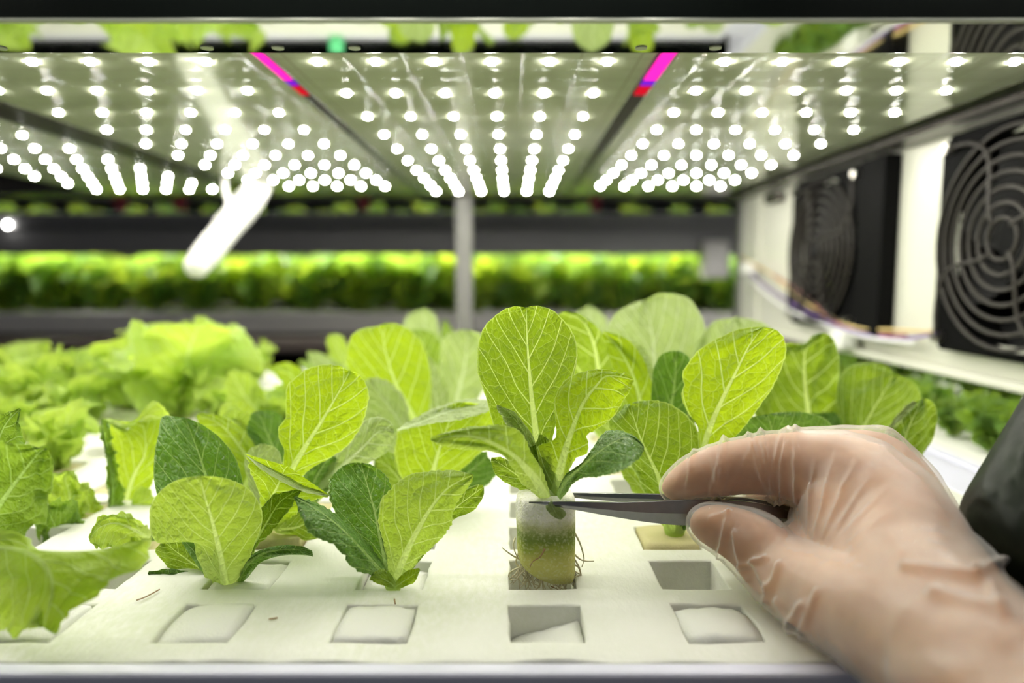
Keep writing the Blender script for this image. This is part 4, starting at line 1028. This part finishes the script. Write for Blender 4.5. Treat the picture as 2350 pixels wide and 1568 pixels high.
L(tL3, [(180, 1240), (200, 1200), (205, 1160), (185, 1110)], [(172, 1240), (175, 1200), (170, 1150), (182, 1108)], [(190, 1245), (225, 1215), (235, 1170), (215, 1125), (188, 1108)],
  .325, .33, 'frill', seed=86, nu=10, nv=30, ser=4, ruffle=.005, puck=2)
tL4 = frl(-4, 4, 'frilly lettuce with an upright yellow-green leaf curled back along its left and top margins')
L(tL4, [(272, 1200), (290, 1150), (310, 1090), (335, 1040), (330, 980), (318, 968)],
  [(262, 1200), (250, 1150), (252, 1090), (246, 1040), (238, 1000), (236, 965), (262, 975), (290, 985), (316, 968)],
  [(282, 1200), (320, 1160), (352, 1110), (362, 1050), (370, 1000), (372, 965), (350, 965), (320, 968)],
  .345, .332, 'bright', cup=.004, seed=87, nu=13, nv=42, ser=2, ruffle=.002, rib=.0016)
L(tL4, [(262, 1200), (256, 1150), (258, 1100), (250, 1050), (240, 1000), (238, 962)], [(252, 1205), (248, 1150), (246, 1100), (243, 1050), (232, 1000), (232, 962)], [(275, 1195), (285, 1150), (275, 1110), (268, 1060), (256, 1010), (250, 968)],
  .335, .322, 'frill_dark', seed=88, nu=8, nv=44, ser=5, ruffle=.004, rib=0, puck=2.5, label='dark frilled margin curled back over the leaf')
L(tL4, [(238, 962), (275, 975), (310, 972), (345, 955), (385, 970), (400, 985)], [(240, 968), (275, 985), (310, 982), (345, 968), (385, 980), (402, 988)], [(236, 958), (275, 968), (310, 960), (350, 925), (372, 925), (400, 978)],
  .335, .345, 'frill', seed=89, nu=6, nv=36, ser=2, ruffle=.003, rib=0, label='pale rolled top margin of the leaf')
L(tL4, [(275, 1200), (300, 1170), (330, 1150), (350, 1140)], [(270, 1205), (290, 1190), (310, 1130), (348, 1120)], [(285, 1205), (330, 1200), (355, 1175), (352, 1140)], .34, .33, 'frill', seed=90, nu=9, nv=26, ser=4, ruffle=.004)
tL5 = frl(-3, 2, 'low lettuce lying nearly flat left of the broad round leaf, pale ribs upward')
L(tL5, [(345, 1235), (310, 1215), (270, 1200), (230, 1210), (205, 1240)], [(340, 1245), (310, 1255), (270, 1262), (230, 1258), (208, 1248)], [(352, 1225), (325, 1195), (280, 1180), (235, 1182), (203, 1232)],
  .29, .262, 'frill', seed=91, nu=12, nv=32, ser=3, ruffle=.002, puck=2)
L(tL5, [(350, 1240), (320, 1255), (290, 1270), (262, 1275)], [(345, 1250), (315, 1285), (285, 1298), (258, 1285)], [(352, 1230), (320, 1235), (290, 1250), (262, 1268)], .287, .268, 'frill', seed=92, nu=9, nv=26, ser=3, ruffle=.003)
L(tL5, [(352, 1240), (385, 1215), (400, 1180), (390, 1150)], [(346, 1240), (360, 1200), (365, 1165), (388, 1145)], [(358, 1245), (410, 1225), (425, 1190), (395, 1147)], .292, .30, 'frill_dark', seed=93, nu=9, nv=26, ser=3, ruffle=.003)
# two leaf blades behind the dark front leaf
tM = seedling(-3, 3, 'romaine seedling behind the dark leaf, showing a long bright leaf leaning left', group='young romaine plants')
L(tM, [(520, 1172), (560, 1120), (575, 1070), (540, 1010), (500, 970), (452, 952)], [(512, 1172), (530, 1120), (520, 1070), (490, 1020), (460, 985), (448, 955)], [(528, 1172), (600, 1140), (610, 1080), (585, 1020), (545, 975), (500, 952), (454, 949)],
  .33, .335, 'bright', cup=.004, seed=94, nu=11, nv=40)
L(tM, [(522, 1172), (570, 1140), (600, 1080), (580, 1000), (540, 960)], [(514, 1172), (545, 1130), (560, 1060), (545, 1000), (530, 960)], [(530, 1172), (610, 1150), (622, 1080), (605, 1010), (545, 958)],
  .338, .345, 'mid', seed=95, nu=9, nv=34)

# small leaves poking up far behind
tN = seedling(-2, 9, 'small romaine seedling far back, two pale leaf tips left of the notched leaf', group='young romaine plants')
L(tN, [(888, 958), (850, 900), (800, 850), (768, 780), (765, 768)], [(882, 960), (835, 905), (780, 850), (752, 800), (750, 775), (763, 766)], [(894, 956), (865, 890), (820, 840), (800, 800), (785, 772), (767, 766)], .547, .53, 'light', seed=96, nu=8, nv=26, ser=.5)
L(tN, [(884, 958), (830, 910), (780, 860), (740, 825), (706, 808)], [(880, 962), (820, 925), (765, 880), (720, 845), (704, 812)], [(890, 955), (845, 895), (800, 850), (750, 815), (708, 806)], .545, .52, 'pale', seed=97, nu=7, nv=26, ser=.5)
tN2 = seedling(-3, 7, 'small romaine seedling behind with a bright leaf tip beside the gap of white tray rim', group='young romaine plants')
L(tN2, [(661, 1006), (680, 950), (690, 900), (665, 860), (618, 845)], [(655, 1008), (650, 950), (655, 900), (640, 870), (616, 848)], [(667, 1005), (705, 950), (715, 900), (700, 855), (660, 832), (620, 842)], .474, .47, 'bright', seed=98, nu=9, nv=30, ser=.8)
L(tN2, [(655, 1008), (600, 960), (570, 920), (545, 880), (530, 850)], [(648, 1010), (575, 975), (530, 930), (515, 880), (528, 848)], [(660, 1004), (625, 950), (605, 900), (580, 860), (533, 847)], .47, .455, 'light', seed=99, nu=9, nv=30, ser=2)
tN3 = seedling(-1, 10, 'tall pale romaine seedling at the very back, left of the grey post', group='young romaine plants')
L(tN3, [(1050, 938), (1020, 870), (990, 800), (975, 750), (975, 710)], [(1044, 938), (985, 870), (945, 810), (925, 760), (935, 725), (973, 708)], [(1056, 938), (1045, 870), (1025, 810), (1008, 760), (1000, 725), (977, 708)], .584, .57, 'pale', seed=100, nu=9, nv=30, ser=.3)
L(tN3, [(1054, 938), (1050, 870), (1040, 800), (1020, 735)], [(1048, 938), (1025, 870), (1008, 800), (1018, 733)], [(1060, 938), (1075, 870), (1062, 800), (1024, 735)], .59, .60, 'mid', seed=101, nu=8, nv=26, ser=.3)
tN4 = seedling(1, 10, 'pale romaine seedling at the very back, its round top between two big leaves', group='young romaine plants')
L(tN4, [(1354, 938), (1356, 860), (1354, 780), (1352, 704)], [(1346, 938), (1320, 860), (1306, 780), (1312, 730), (1350, 702)], [(1362, 938), (1392, 860), (1400, 780), (1392, 730), (1355, 702)], .584, .59, 'pale', seed=102, nu=9, nv=28, ser=.3)
# ================================================================== mid-distance plants, built as rosettes
ROM = [make_proto('romaine', s, ['bright', 'mid', 'pale', 'light'], 6, 0.066) for s in (11, 12, 13)]
FRI = [make_proto('frilly', s, ['frill', 'frill', 'frill', 'light'], 7, 0.072) for s in (21, 22, 23, 24)]
rnd = random.Random(77)
def ros(k, r, kind, s, label, group, rz=None, dz=-0.001):
    x, y = hole_c(k, r)
    pr = (ROM if kind == 'r' else FRI)[rnd.randrange(3 if kind == 'r' else 4)]
    place_rosette('romaine_seedling' if kind == 'r' else 'frilly_lettuce', pr, (x, y, BOARD_Z + dz), rnd.uniform(0, 6.28) if rz is None else rz, s, label, 'seedling' if kind == 'r' else 'lettuce', group)
G1, G2 = 'frilly lettuces', 'young romaine plants'
LM['frill_b'] = LM['frill']
# left bed: frilly lettuces in staggered rows
spots = []
for r in range(4, 15):
    for k in range(-12, -2):
        if (k + r) % 2: continue
        if r < 6 and k > -5: continue
        x, y = hole_c(k, r); px, py = proj((x, y, BOARD_Z))
        if px < -130 or px > 690: continue
        if rnd.random() < 0.30: continue
        if (k, r) in ((-5, 9), (-5, 11), (-7, 9), (-7, 11)): continue
        spots.append((k, r, px, py))
names = {0: 'in the farthest rows', 1: 'in the middle rows', 2: 'in the nearer rows'}
for k, r, px, py in spots:
    top = 1.05 if (330 < px < 560 and r > 8) else (rnd.uniform(.5, .7) if px < 260 and r > 6 else (rnd.uniform(.6, .9) if r > 9 else 0.62))
    band = 'farthest rows of the left bed' if r > 10 else ('middle rows of the left bed' if r > 7 else 'nearer rows of the left bed')
    ros(k, r, 'f', top * rnd.uniform(.9, 1.08), 'blurred yellow-green frilly lettuce in the ' + band, G1 + ', ' + band)
for k, r, s, lab in ((-5, 9, 1.30, 'tallest blurred frilly lettuce of the left bed, standing up before the grey beam'), (-5, 11, 1.0, 'blurred frilly lettuce right of the tallest one in the left bed'),
                     (-7, 9, .78, 'blurred pale frilly lettuce near the pink cap at the left'), (-7, 11, .80, 'blurred frilly lettuce with a single leaf point, left of the tallest one')):
    ros(k, r, 'f', s, lab, G1)
# right and centre: romaine
RL = [(-2, 5, .9), (-3, 5, .8), (-2, 7, 1.0), (-3, 8, .9), (-3, 10, .9), (-2, 11, 1.0), (-1, 9, 1.02), (-1, 11, 1.0), (1, 7, 1.0), (2, 7, 1.0), (3, 7, .9), (1, 9, 1.0), (2, 9, 1.0), (3, 9, .9), (0, 9, .9),
      (1, 11, 1.15), (2, 11, 1.0), (0, 12, 1.0), (-1, 13, 1.0), (-2, 13, .9), (2, 13, 1.0), (3, 12, .9), (4, 10, .8), (4, 7, .7), (4, 12, .8)]
for k, r, s in RL:
    band = 'left of the rack post' if k < 0 else 'right of the rack post'
    ros(k, r, 'r', s * .9, 'blurred romaine seedling in the back rows, ' + band, G2 + ' in the back rows, ' + band)

# neighbouring bed beyond the fan wall
board('foam_board', 0.285, 1.05, 0.30, 0.90, (), (), BOARD_Z, 5, 'white foam growing board of the neighbouring bed, running under the fan wall', chips=False)
tray('growing_tray', 0.285, 1.05, 0.30, 0.90, 'pale tray of the neighbouring bed beyond the fan wall')
DK = [make_proto('frilly', s, ['frill_dark', 'frill_dark', 'mid'], 8, 0.075) for s in (31, 32)]
for i in range(27):
    x = 0.435 + 0.085 * (i // 9) + rnd.uniform(-.006, .006); y = 0.42 + 0.056 * (i % 9) + rnd.uniform(-.008, .008)
    place_rosette('frilly_lettuce', DK[i % 2], (x, y, BOARD_Z + 0.001), rnd.uniform(0, 6.28), rnd.uniform(.85, 1.1), 'blurred dark green lettuce in the neighbouring bed beyond the fan wall', 'lettuce', 'lettuces of the neighbouring bed', plug=False)

nl = thing('neighbour_fill_lamp', 'unseen fill lamp added to brighten the neighbouring bed, hidden behind the fan wall', 'lamp', (0.7, 0.6, PANEL_Z))  # added lamp, out of view, to lift the otherwise dark neighbouring plants
bm = bmesh.new(); box(bm, 0.40, 1.0, 0.30, 0.90, PANEL_Z, PANEL_Z + .004); bm_obj('panel_sheet', bm, M['panel'], nl)
for i in range(6):
    y = .35 + i * .1; tube_obj('lit_tube', [(0.42, y, PANEL_Z - .008), (0.98, y, PANEL_Z - .008)], .004, M['tube'], nl, 8)

for i in range(20):
    x = 0.312 + 0.032 * (i % 2) + rnd.uniform(-.004, .004); y = 0.44 + 0.021 * i + rnd.uniform(-.006, .006)
    place_rosette('frilly_lettuce', DK[(i // 2) % 2], (x, y, BOARD_Z + 0.001), rnd.uniform(0, 6.28), rnd.uniform(.42, .50), 'low blurred lettuce on the neighbouring white board, under the lower edge of the fan wall', 'lettuce', 'low lettuces under the fan wall edge', plug=False)

# ================================================================== far rack
Y1 = 1.90
FR = [make_proto('frilly', s, ['far', 'far', 'frill_dark'], 9, 0.15) for s in (41, 42, 43)]
fr = thing('far_rack', 'long dark rack across the background carrying tiers of green plants under lights', 'rack', (0, Y1 + .4, 0))
XA, XB = -2.0, 2.2
def zz(py, Y=Y1): return zat(py, Y)
def bar_(name, y0, y1, z0, z1, m, bev=.004):
    bm = bmesh.new(); box(bm, XA, XB, y0, y1, z0, z1, bev); bm_obj(name, bm, M[m], fr)
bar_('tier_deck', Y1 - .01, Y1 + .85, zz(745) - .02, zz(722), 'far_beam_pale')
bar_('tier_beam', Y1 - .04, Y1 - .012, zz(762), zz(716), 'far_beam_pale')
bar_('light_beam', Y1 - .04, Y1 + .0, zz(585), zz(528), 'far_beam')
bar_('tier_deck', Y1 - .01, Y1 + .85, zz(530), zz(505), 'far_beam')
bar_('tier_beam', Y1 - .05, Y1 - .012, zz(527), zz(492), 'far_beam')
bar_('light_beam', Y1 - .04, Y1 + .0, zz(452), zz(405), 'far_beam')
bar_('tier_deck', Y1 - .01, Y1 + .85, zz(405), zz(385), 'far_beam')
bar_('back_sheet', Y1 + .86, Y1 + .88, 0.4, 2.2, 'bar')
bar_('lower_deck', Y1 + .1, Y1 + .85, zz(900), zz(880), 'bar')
for x in (XA, XB):
    bm = bmesh.new(); box(bm, x - .02, x + .02, Y1 + .01, Y1 + .05, 0, 2.2, .003); bm_obj('upright', bm, M['bar'], fr)
    bm = bmesh.new(); box(bm, x - .02, x + .02, Y1 + .82, Y1 + .855, 0, 2.2, .003); bm_obj('upright', bm, M['bar'], fr)
pipe = thing('water_pipe', 'brown-grey water pipe running just under the lower far tier', 'pipe', (0, Y1 - .06, zz(785)))
tube_obj('pipe_body', [(XA, Y1 - .06, zz(786)), (XB, Y1 - .06, zz(786))], .022, M['pipe'], pipe, 20)
for x in (-1.5, -.4, .6): tube_obj('pipe_clamp', [(x - .01, Y1 - .06, zz(786)), (x + .01, Y1 - .06, zz(786))], .025, M['far_beam'], pipe, 20)
for i, x in enumerate((-1.35, -.45, .45, 1.35)):
    for tier, (py, pw) in enumerate(((590, 1.0), (447, .5))):
        t = thing('grow_tube', 'white grow-light tube hidden under the ' + ('lower' if tier == 0 else 'upper') + ' far tier beam, lighting the plants', 'lamp', (x, Y1 + .12, zz(py)), 'far rack grow tubes, tier %d' % (tier + 1))
        for dy in ((.06, .36) if tier == 0 else (.05,)):
            tube_obj('lit_tube', [(x - .42, Y1 + dy, zz(py) + .04), (x + .42, Y1 + dy, zz(py) + .04)], .010 if tier == 0 else .004, M['tube'], t, 10)
def reg(x):
    px = proj((x, Y1 + .1, ZC))[0]
    return ' left of the white tube' if px < 440 else (' between the white tube and grey post' if px < 1065 else ' right of the grey post')
for tier, (py, s, lab) in enumerate(((722, 1.5, 'leafy green lettuce in the bright far tier'), (505, .42, 'small dim lettuce on the upper far tier'))):
    for row in range(3 if tier == 0 else 2):
        n = 27 if tier == 0 else 34
        for i in range(n):
            x = XA + .05 + (XB - XA - .1) * (i + .5 * (row % 2)) / n + rnd.uniform(-.02, .02)
            place_rosette('far_lettuce', FR[rnd.randrange(3)], (x, Y1 + .10 + row * .15 + rnd.uniform(-.02, .02), zz(py) + .001), rnd.uniform(0, 6.28), s * rnd.uniform(.85, 1.08), lab + reg(x), 'lettuce', 'far tier %d lettuces%s' % (tier + 1, reg(x)), plug=False)
for i, (px, lab) in enumerate(((838, 'small red clamp on the upper far tier, left of the grey post'), (1365, 'small red clamp on the upper far tier, right of the grey post'), (283, 'dull red clamp in the dark upper far tier at the left'), (418, 'dull red clamp in the dark upper far tier above the white tube'))):
    p = P(px, 470, Y1 - .05); bm = bmesh.new(); box(bm, p.x - .012, p.x + .012, Y1 - .07, Y1 - .0505, zz(488), zz(448), .003)
    box(bm, p.x - .018, p.x + .018, Y1 - .075, Y1 - .0505, zz(470), zz(462), .002)
    o = bm_obj('rack_clamp', bm, M['red'], None, origin=p); tag(o, lab, 'clamp')
p = P(1640, 590, Y1 - .06); bm = bmesh.new(); box(bm, p.x - .035, p.x + .035, Y1 - .085, Y1 - .0405, zat(640, Y1 - .08), zat(550, Y1 - .08), .01)
o = bm_obj('junction_box', bm, M['far_beam_pale'], None, origin=p); tag(o, 'grey box on a bracket left of the far fan-wall post, seen before the far plants', 'box')
p = P(5, 825, 1.2); bm = bmesh.new(); bmesh.ops.create_cone(bm, cap_ends=True, segments=16, radius1=.014, radius2=.008, depth=.04); bmesh.ops.translate(bm, verts=bm.verts, vec=p)
o = bm_obj('pink_cap', bm, M['pink'], None, smooth=True, origin=p); tag(o, 'pink plastic cap peeking over the lettuces at the left edge', 'cap')
p = P(790, 835, .818); p.z = BOARD_Z + .0085; bm = bmesh.new(); bmesh.ops.create_cone(bm, cap_ends=True, segments=16, radius1=.009, radius2=.008, depth=.016); bmesh.ops.translate(bm, verts=bm.verts, vec=p)
M['green'] = simple('green_plastic', (0.10, 0.55, 0.25), 0.4)
o = bm_obj('green_cap', bm, M['green'], None, smooth=True, origin=p); tag(o, 'small green plastic cap on the back tray rim, behind the tall leaves', 'cap')

p = P(8, 515, Y1 - .07); bm = bmesh.new(); bmesh.ops.create_uvsphere(bm, u_segments=12, v_segments=8, radius=.006); bmesh.ops.translate(bm, verts=bm.verts, vec=Vector((p.x, Y1 - .055, p.z)))
o = bm_obj('indicator_lamp', bm, M['tube'], None, smooth=True, origin=(p.x, Y1 - .055, p.z)); tag(o, 'small glowing indicator lamp on the dark far beam at the left edge', 'lamp')
# ================================================================== tweezers
tw = thing('tweezers', 'grey steel tweezers pinching the lifted seedling\'s stem, held in the gloved hand', 'tweezers', P(1560, 1170, .252))
def arm(top, bot, Yf, thick, name, label=None):
    n = 40; T = resample(top, n); B = resample(bot, n); V = []; Fc = []
    for i in range(n + 1):
        f = i / n; Y = Yf(f); th = thick * min(1, .25 + f * 2.0)
        a = P(T[i].x, T[i].y, Y); b = P(B[i].x, B[i].y, Y); m_ = (a + b) / 2
        bulge = th * .55
        ring = [a + Vector((0, -th * .35, 0)), m_ + Vector((0, -th * .5 - bulge, 0)), b + Vector((0, -th * .35, 0)), b + Vector((0, th * .5, 0)), m_ + Vector((0, th * .5, 0)), a + Vector((0, th * .5, 0))]
        V += ring
    for i in range(n):
        for k in range(6): Fc.append((i * 6 + k, i * 6 + (k + 1) % 6, (i + 1) * 6 + (k + 1) % 6, (i + 1) * 6 + k))
    Fc.append(tuple(range(6))[::-1]); Fc.append(tuple(n * 6 + k for k in range(6)))
    o = mesh_obj(name, V, Fc, M['steel'], tw, smooth=False)
    o.modifiers.new('b', 'BEVEL').width = 0.0002
    if label: o['label'] = label
arm([(1213, 1151.5), (1245, 1151), (1300, 1151), (1400, 1152), (1500, 1150), (1600, 1147), (1720, 1152), (1830, 1178), (1900, 1205)],
    [(1213, 1154.5), (1240, 1158), (1300, 1167), (1400, 1185), (1500, 1200), (1580, 1206), (1700, 1206), (1830, 1208), (1900, 1225)], lambda f: .2388 + .0095 * (lambda q: q * q * (3 - 2 * q))(min(1, f / .5)), .0013, 'arm', 'nearer arm, seen almost edge-on')
arm([(1282, 1131.5), (1320, 1131), (1400, 1132), (1520, 1134), (1640, 1138), (1760, 1150), (1900, 1190)],
    [(1282, 1138), (1320, 1143), (1400, 1150), (1520, 1154), (1640, 1158), (1760, 1175), (1900, 1215)], lambda f: .262 - .012 * f, .0013, 'arm', 'farther arm')

# ================================================================== the gloved hand
VOX = 0.0011
def blob_mesh(name, chains, vox, extra=0.0):
    V = []; Fc = []
    bm = bmesh.new(); bmesh.ops.create_icosphere(bm, subdivisions=3, radius=1.0)
    sv = [v.co.copy() for v in bm.verts]; bm.verts.ensure_lookup_table(); sf = [tuple(v.index for v in f.verts) for f in bm.faces]; bm.free()
    for ch in chains:
        pts = [(P(x, y, Y), r) for x, y, Y, r in ch]
        c3 = catmull([p for p, _ in pts], 10) if len(pts) > 1 else [pts[0][0]]
        rs = []
        for i in range(len(pts) - 1):
            for k in range(10 if len(pts) > 2 else 10): rs.append(pts[i][1] + (pts[i + 1][1] - pts[i][1]) * (k / 10) ** 1.0)
        rs.append(pts[-1][1])
        if len(pts) == 1: rs = [pts[0][1]]
        last = None
        for p, r in zip(c3, rs):
            if last is not None and (p - last).length < r * 0.12: continue
            last = p; o = len(V); V += [p + s * (r + extra) for s in sv]; Fc += [tuple(o + i for i in f) for f in sf]
    me = bpy.data.meshes.new(name); me.from_pydata(V, [], Fc)
    ob = bpy.data.objects.new(name, me); C.objects.link(ob)
    m = ob.modifiers.new('r', 'REMESH'); m.mode = 'VOXEL'; m.voxel_size = vox; m.use_smooth_shade = True
    s = ob.modifiers.new('s', 'SMOOTH'); s.factor = .6; s.iterations = 7
    dg = bpy.context.evaluated_depsgraph_get(); ev = ob.evaluated_get(dg)
    out = bpy.data.meshes.new_from_object(ev); bpy.data.objects.remove(ob); bpy.data.meshes.remove(me)
    return out
index = [(1549, 1119, .2545, .0053), (1600, 1094, .253, .0081), (1655, 1080, .2515, .0098), (1722, 1069, .250, .0106), (1800, 1068, .247, .0120), (1880, 1084, .241, .0142), (1965, 1115, .232, .0166), (2060, 1210, .212, .0169), (2112, 1372, .188, .0205), (2240, 1534, .158, .0208), (2450, 1745, .128, .0215), (2700, 2000, .105, .024)]
thumb = [(1624, 1203, .241, .0066), (1665, 1216, .239, .0088), (1730, 1250, .233, .0104), (1800, 1318, .222, .0120), (1905, 1372, .203, .0142), (2010, 1420, .185, .0158), (2150, 1502, .167, .0183), (2240, 1534, .158, .0208)]
middle = [(1752, 1150, .266, .0072), (1775, 1110, .270, .0088), (1815, 1055, .270, .0104), (1900, 1052, .262, .0112), (2028, 1073, .250, .0118), (2118, 1225, .225, .0135), (2200, 1420, .180, .016)]
ring = [(1800, 1195, .278, .0070), (1790, 1150, .284, .0085), (1840, 1085, .288, .0098), (1960, 1095, .280, .0105), (2060, 1120, .268, .0110), (2120, 1240, .240, .013)]
pinky = [(1880, 1215, .290, .0062), (1865, 1165, .298, .0072), (1900, 1110, .300, .0082), (2010, 1130, .290, .0088), (2080, 1170, .278, .0095), (2130, 1260, .245, .012)]
web = [[(1895, 1200, .238, .0115), (1915, 1260, .228, .0130), (1960, 1330, .212, .0145), (2050, 1400, .192, .0165)], [(1960, 1180, .226, .0160), (2010, 1290, .208, .0165), (2060, 1380, .192, .0175)], [(1850, 1262, .232, .0098), (1905, 1310, .218, .012)]]
chains = [index, thumb, middle, ring, pinky] + web
pr = thing('person', 'person\'s right hand in a creased clear glove reaching in from the lower right corner', 'person', P(2300, 1550, .155))
def displace(me, fn):
    me.update(); N = [v.normal.copy() for v in me.vertices]
    for v, n in zip(me.vertices, N):
        v.co += n * fn(v.co, n)
sk = blob_mesh('hand', chains, 0.0013)
def skin_d(p, n):
    return noise.noise(p * 120) * 0.0003
displace(sk, skin_d)
t = NT('skin'); tc = t.n('ShaderNodeTexCoord').outputs['Object']
nz = t.noise(tc, 60, 4, .6).outputs[0]; colr = t.mix(t.ramp(nz, .35, .65), (0.40, 0.20, 0.11), (0.50, 0.28, 0.16))
b = t.pbr(colr, 0.5, 0, t.bump(t.noise(tc, 400, 3).outputs[0], .2, .0004), 0.4, Subsurface_Weight=0.25); b.inputs['Subsurface Radius'].default_value = (0.006, 0.0025, 0.0015)
b.inputs['Subsurface Scale'].default_value = 0.6
M['skin'] = t.done(b.outputs[0])
def add_mesh(me, name, mat, parent):
    off = world_loc(parent); me.transform(Matrix.Translation(-off)); me.materials.clear(); me.materials.append(mat)
    for p in me.polygons: p.use_smooth = True
    o = bpy.data.objects.new(name, me); link(o, parent); return o
add_mesh(sk, 'hand', M['skin'], pr)
gl = blob_mesh('glove', chains, 0.00085, 0.0006)
def ridge(x): return (1 - abs(math.sin(x))) ** 2.2
def bell(x, c, w): return math.exp(-((x - c) / w) ** 2)
def glove_d(p, n):
    x, y = proj(p); d = 0.0005
    # fan of creases in the crook between finger and thumb
    ang = math.atan2(y - 1330, x - 1850); rr = math.hypot(x - 1850, y - 1330)
    g = bell(rr, 190, 62) * bell(ang, -1.25, .42)
    d += g * ridge(ang * 19 + 0.4 * noise.noise(Vector((x * .01, y * .01, 0)))) * 0.0019
    # creases round the index joints
    wob = 9 * noise.noise(Vector((x * .012, y * .02, 4)))
    for cx, w, a, sl in ((1645, 5.5, 0.0015, .22), (1663, 5, 0.0012, .05), (1640, 5, 0.0010, -.35), (1745, 6, 0.0015, -.35), (1765, 6, 0.0019, -.2), (1778, 5, 0.0012, .25), (1800, 6, 0.0015, .12), (1700, 5, 0.0008, .5), (1585, 5, 0.0009, .15), (1830, 6, 0.0015, -.05)):
        if y < 1150: d += a * bell(x + sl * (y - 1080) + wob, cx, w) * max(0, .8 + 1.0 * noise.noise(Vector((y * .018, cx, 3))))
    # thumb folds
    if y > 1150:
        for (ax, ay, bx, by, w, a) in ((1672, 1180, 1655, 1270, 6, .0017), (1672, 1180, 1630, 1192, 5, .0010), (1688, 1225, 1712, 1300, 7, .0020), (1712, 1300, 1760, 1285, 7, .0016), (1735, 1290, 1770, 1350, 8, .0018),
                                       (1795, 1300, 1760, 1380, 7, .0014), (1850, 1390, 1810, 1450, 9, .0020), (1880, 1360, 1850, 1440, 8, .0012), (2080, 1310, 2240, 1335, 9, .0024), (2240, 1335, 2290, 1290, 10, .0024),
                                       (2150, 1370, 2300, 1420, 12, .0022), (2270, 1350, 2310, 1430, 9, .0022), (1660, 1265, 1720, 1330, 8, .0016), (1790, 1380, 1845, 1455, 9, .0016)):
            ux, uy = bx - ax, by - ay; L2 = ux * ux + uy * uy; tt = max(0, min(1, ((x - ax) * ux + (y - ay) * uy) / L2))
            dd = math.hypot(x - ax - ux * tt, y - ay - uy * tt); d += a * math.exp(-(dd / w) ** 2)
    # loose film under the thumb and at the wrist
    d += 0.0015 * bell(x + y, 3010, 120) * max(0, noise.noise(Vector((x * .013, y * .013, 9))) + .3)
    d += 0.0022 * max(0, noise.noise(Vector((x * .006 + 3, y * .010, 9)))) * min(1, max(0, (x - 1980) / 200))
    d += 0.0010 * ridge(noise.noise(p * 28 + Vector((3, 0, 0))) * 5) * max(0, noise.noise(p * 17 + Vector((0, 5, 0))) + .1)
    d += noise.noise(p * 70) * 0.0004
    return d
displace(gl, glove_d)
t = NT('clear_glove_film'); tc = t.n('ShaderNodeTexCoord').outputs['Object']
lw = t.n('ShaderNodeLayerWeight'); lw.inputs[0].default_value = 0.35
nrm = t.bump(t.noise(tc, 160, 5, .6).outputs[0], .35, .0006)
t.l(nrm, lw.inputs['Normal'])
b = t.pbr((0.90, 0.86, 0.82), 0.22, 0, nrm, 0.6)
tr = t.n('ShaderNodeBsdfTransparent'); tr.inputs[0].default_value = (1, .985, .96, 1)
mx = t.n('ShaderNodeMixShader'); t.l(t.ramp(lw.outputs['Facing'], 0.0, 1.0, 0.07, 0.62), mx.inputs[0]); t.l(tr.outputs[0], mx.inputs[1]); t.l(b.outputs[0], mx.inputs[2])
M['glove'] = t.done(mx.outputs[0])
o = add_mesh(gl, 'glove', M['glove'], pr); o['label'] = 'thin creased see-through plastic glove'

# ================================================================== dark wrapped bundle at the right edge
bd = thing('wrapped_bundle', 'black-green rounded bundle with glossy creased plastic edge, behind the gloved wrist at the right', 'bundle', P(2420, 1230, .205))
me = blob_mesh('bundle', [[(2424, 1232, .205, .0262), (2524, 1075, .208, .0268), (2640, 900, .212, .028), (2760, 700, .22, .030)]], .0016)
def bun(p, n):
    x, y = proj(p); s = (x - 2275) * .84 + (y - 1075) * .55
    tt = (x - 2275) * .545 - (y - 1075) * .84
    return 0.0014 * bell(s, 35, 26) * ridge(s * .055 + noise.noise(Vector((x * .02, y * .02, 0))) * 2.6 + tt * .01)
displace(me, bun)
t = NT('dark_plastic_wrap'); tc = t.n('ShaderNodeTexCoord').outputs['Object']
colr = t.mix(t.ramp(t.noise(tc, 40, 4).outputs[0], .4, .7), (0.006, 0.010, 0.005), (0.02, 0.03, 0.015))
M['wrap'] = t.done(t.pbr(colr, .55, 0, t.bump(t.noise(tc, 90, 4, .6).outputs[0], .3, .0006), .12, Coat_Weight=.10, Coat_Roughness=.2).outputs[0])
add_mesh(me, 'wrapping', M['wrap'], bd)
# a few specks of debris on the board
for i, (pts, lab) in enumerate(((((313, 1378), (330, 1372), (350, 1362), (366, 1353)), 'thin brown thread lying on the foam left of the front seedling'), (((617, 1421), (626, 1420), (637, 1418)), 'tiny brown crumb on the foam between the first two front holes'),
                              (((905, 1375), (906, 1380), (907, 1386)), 'tiny dark crumb on the foam just below the wet-leaved seedling'))):
    w = []
    for x, y in pts:
        b_ = (CY - y) / F_PX; Yq = -(BOARD_Z + .0006 - ZC) / (SP - b_ * CP) * (CP + b_ * SP); w.append(P(x, y, Yq))
    V, Fc = tube_vf(catmull(w, 4), .00025, 5); o = mesh_obj('plant_crumb', V, Fc, M['root_brown'], None, origin=w[0]); tag(o, lab, 'debris')
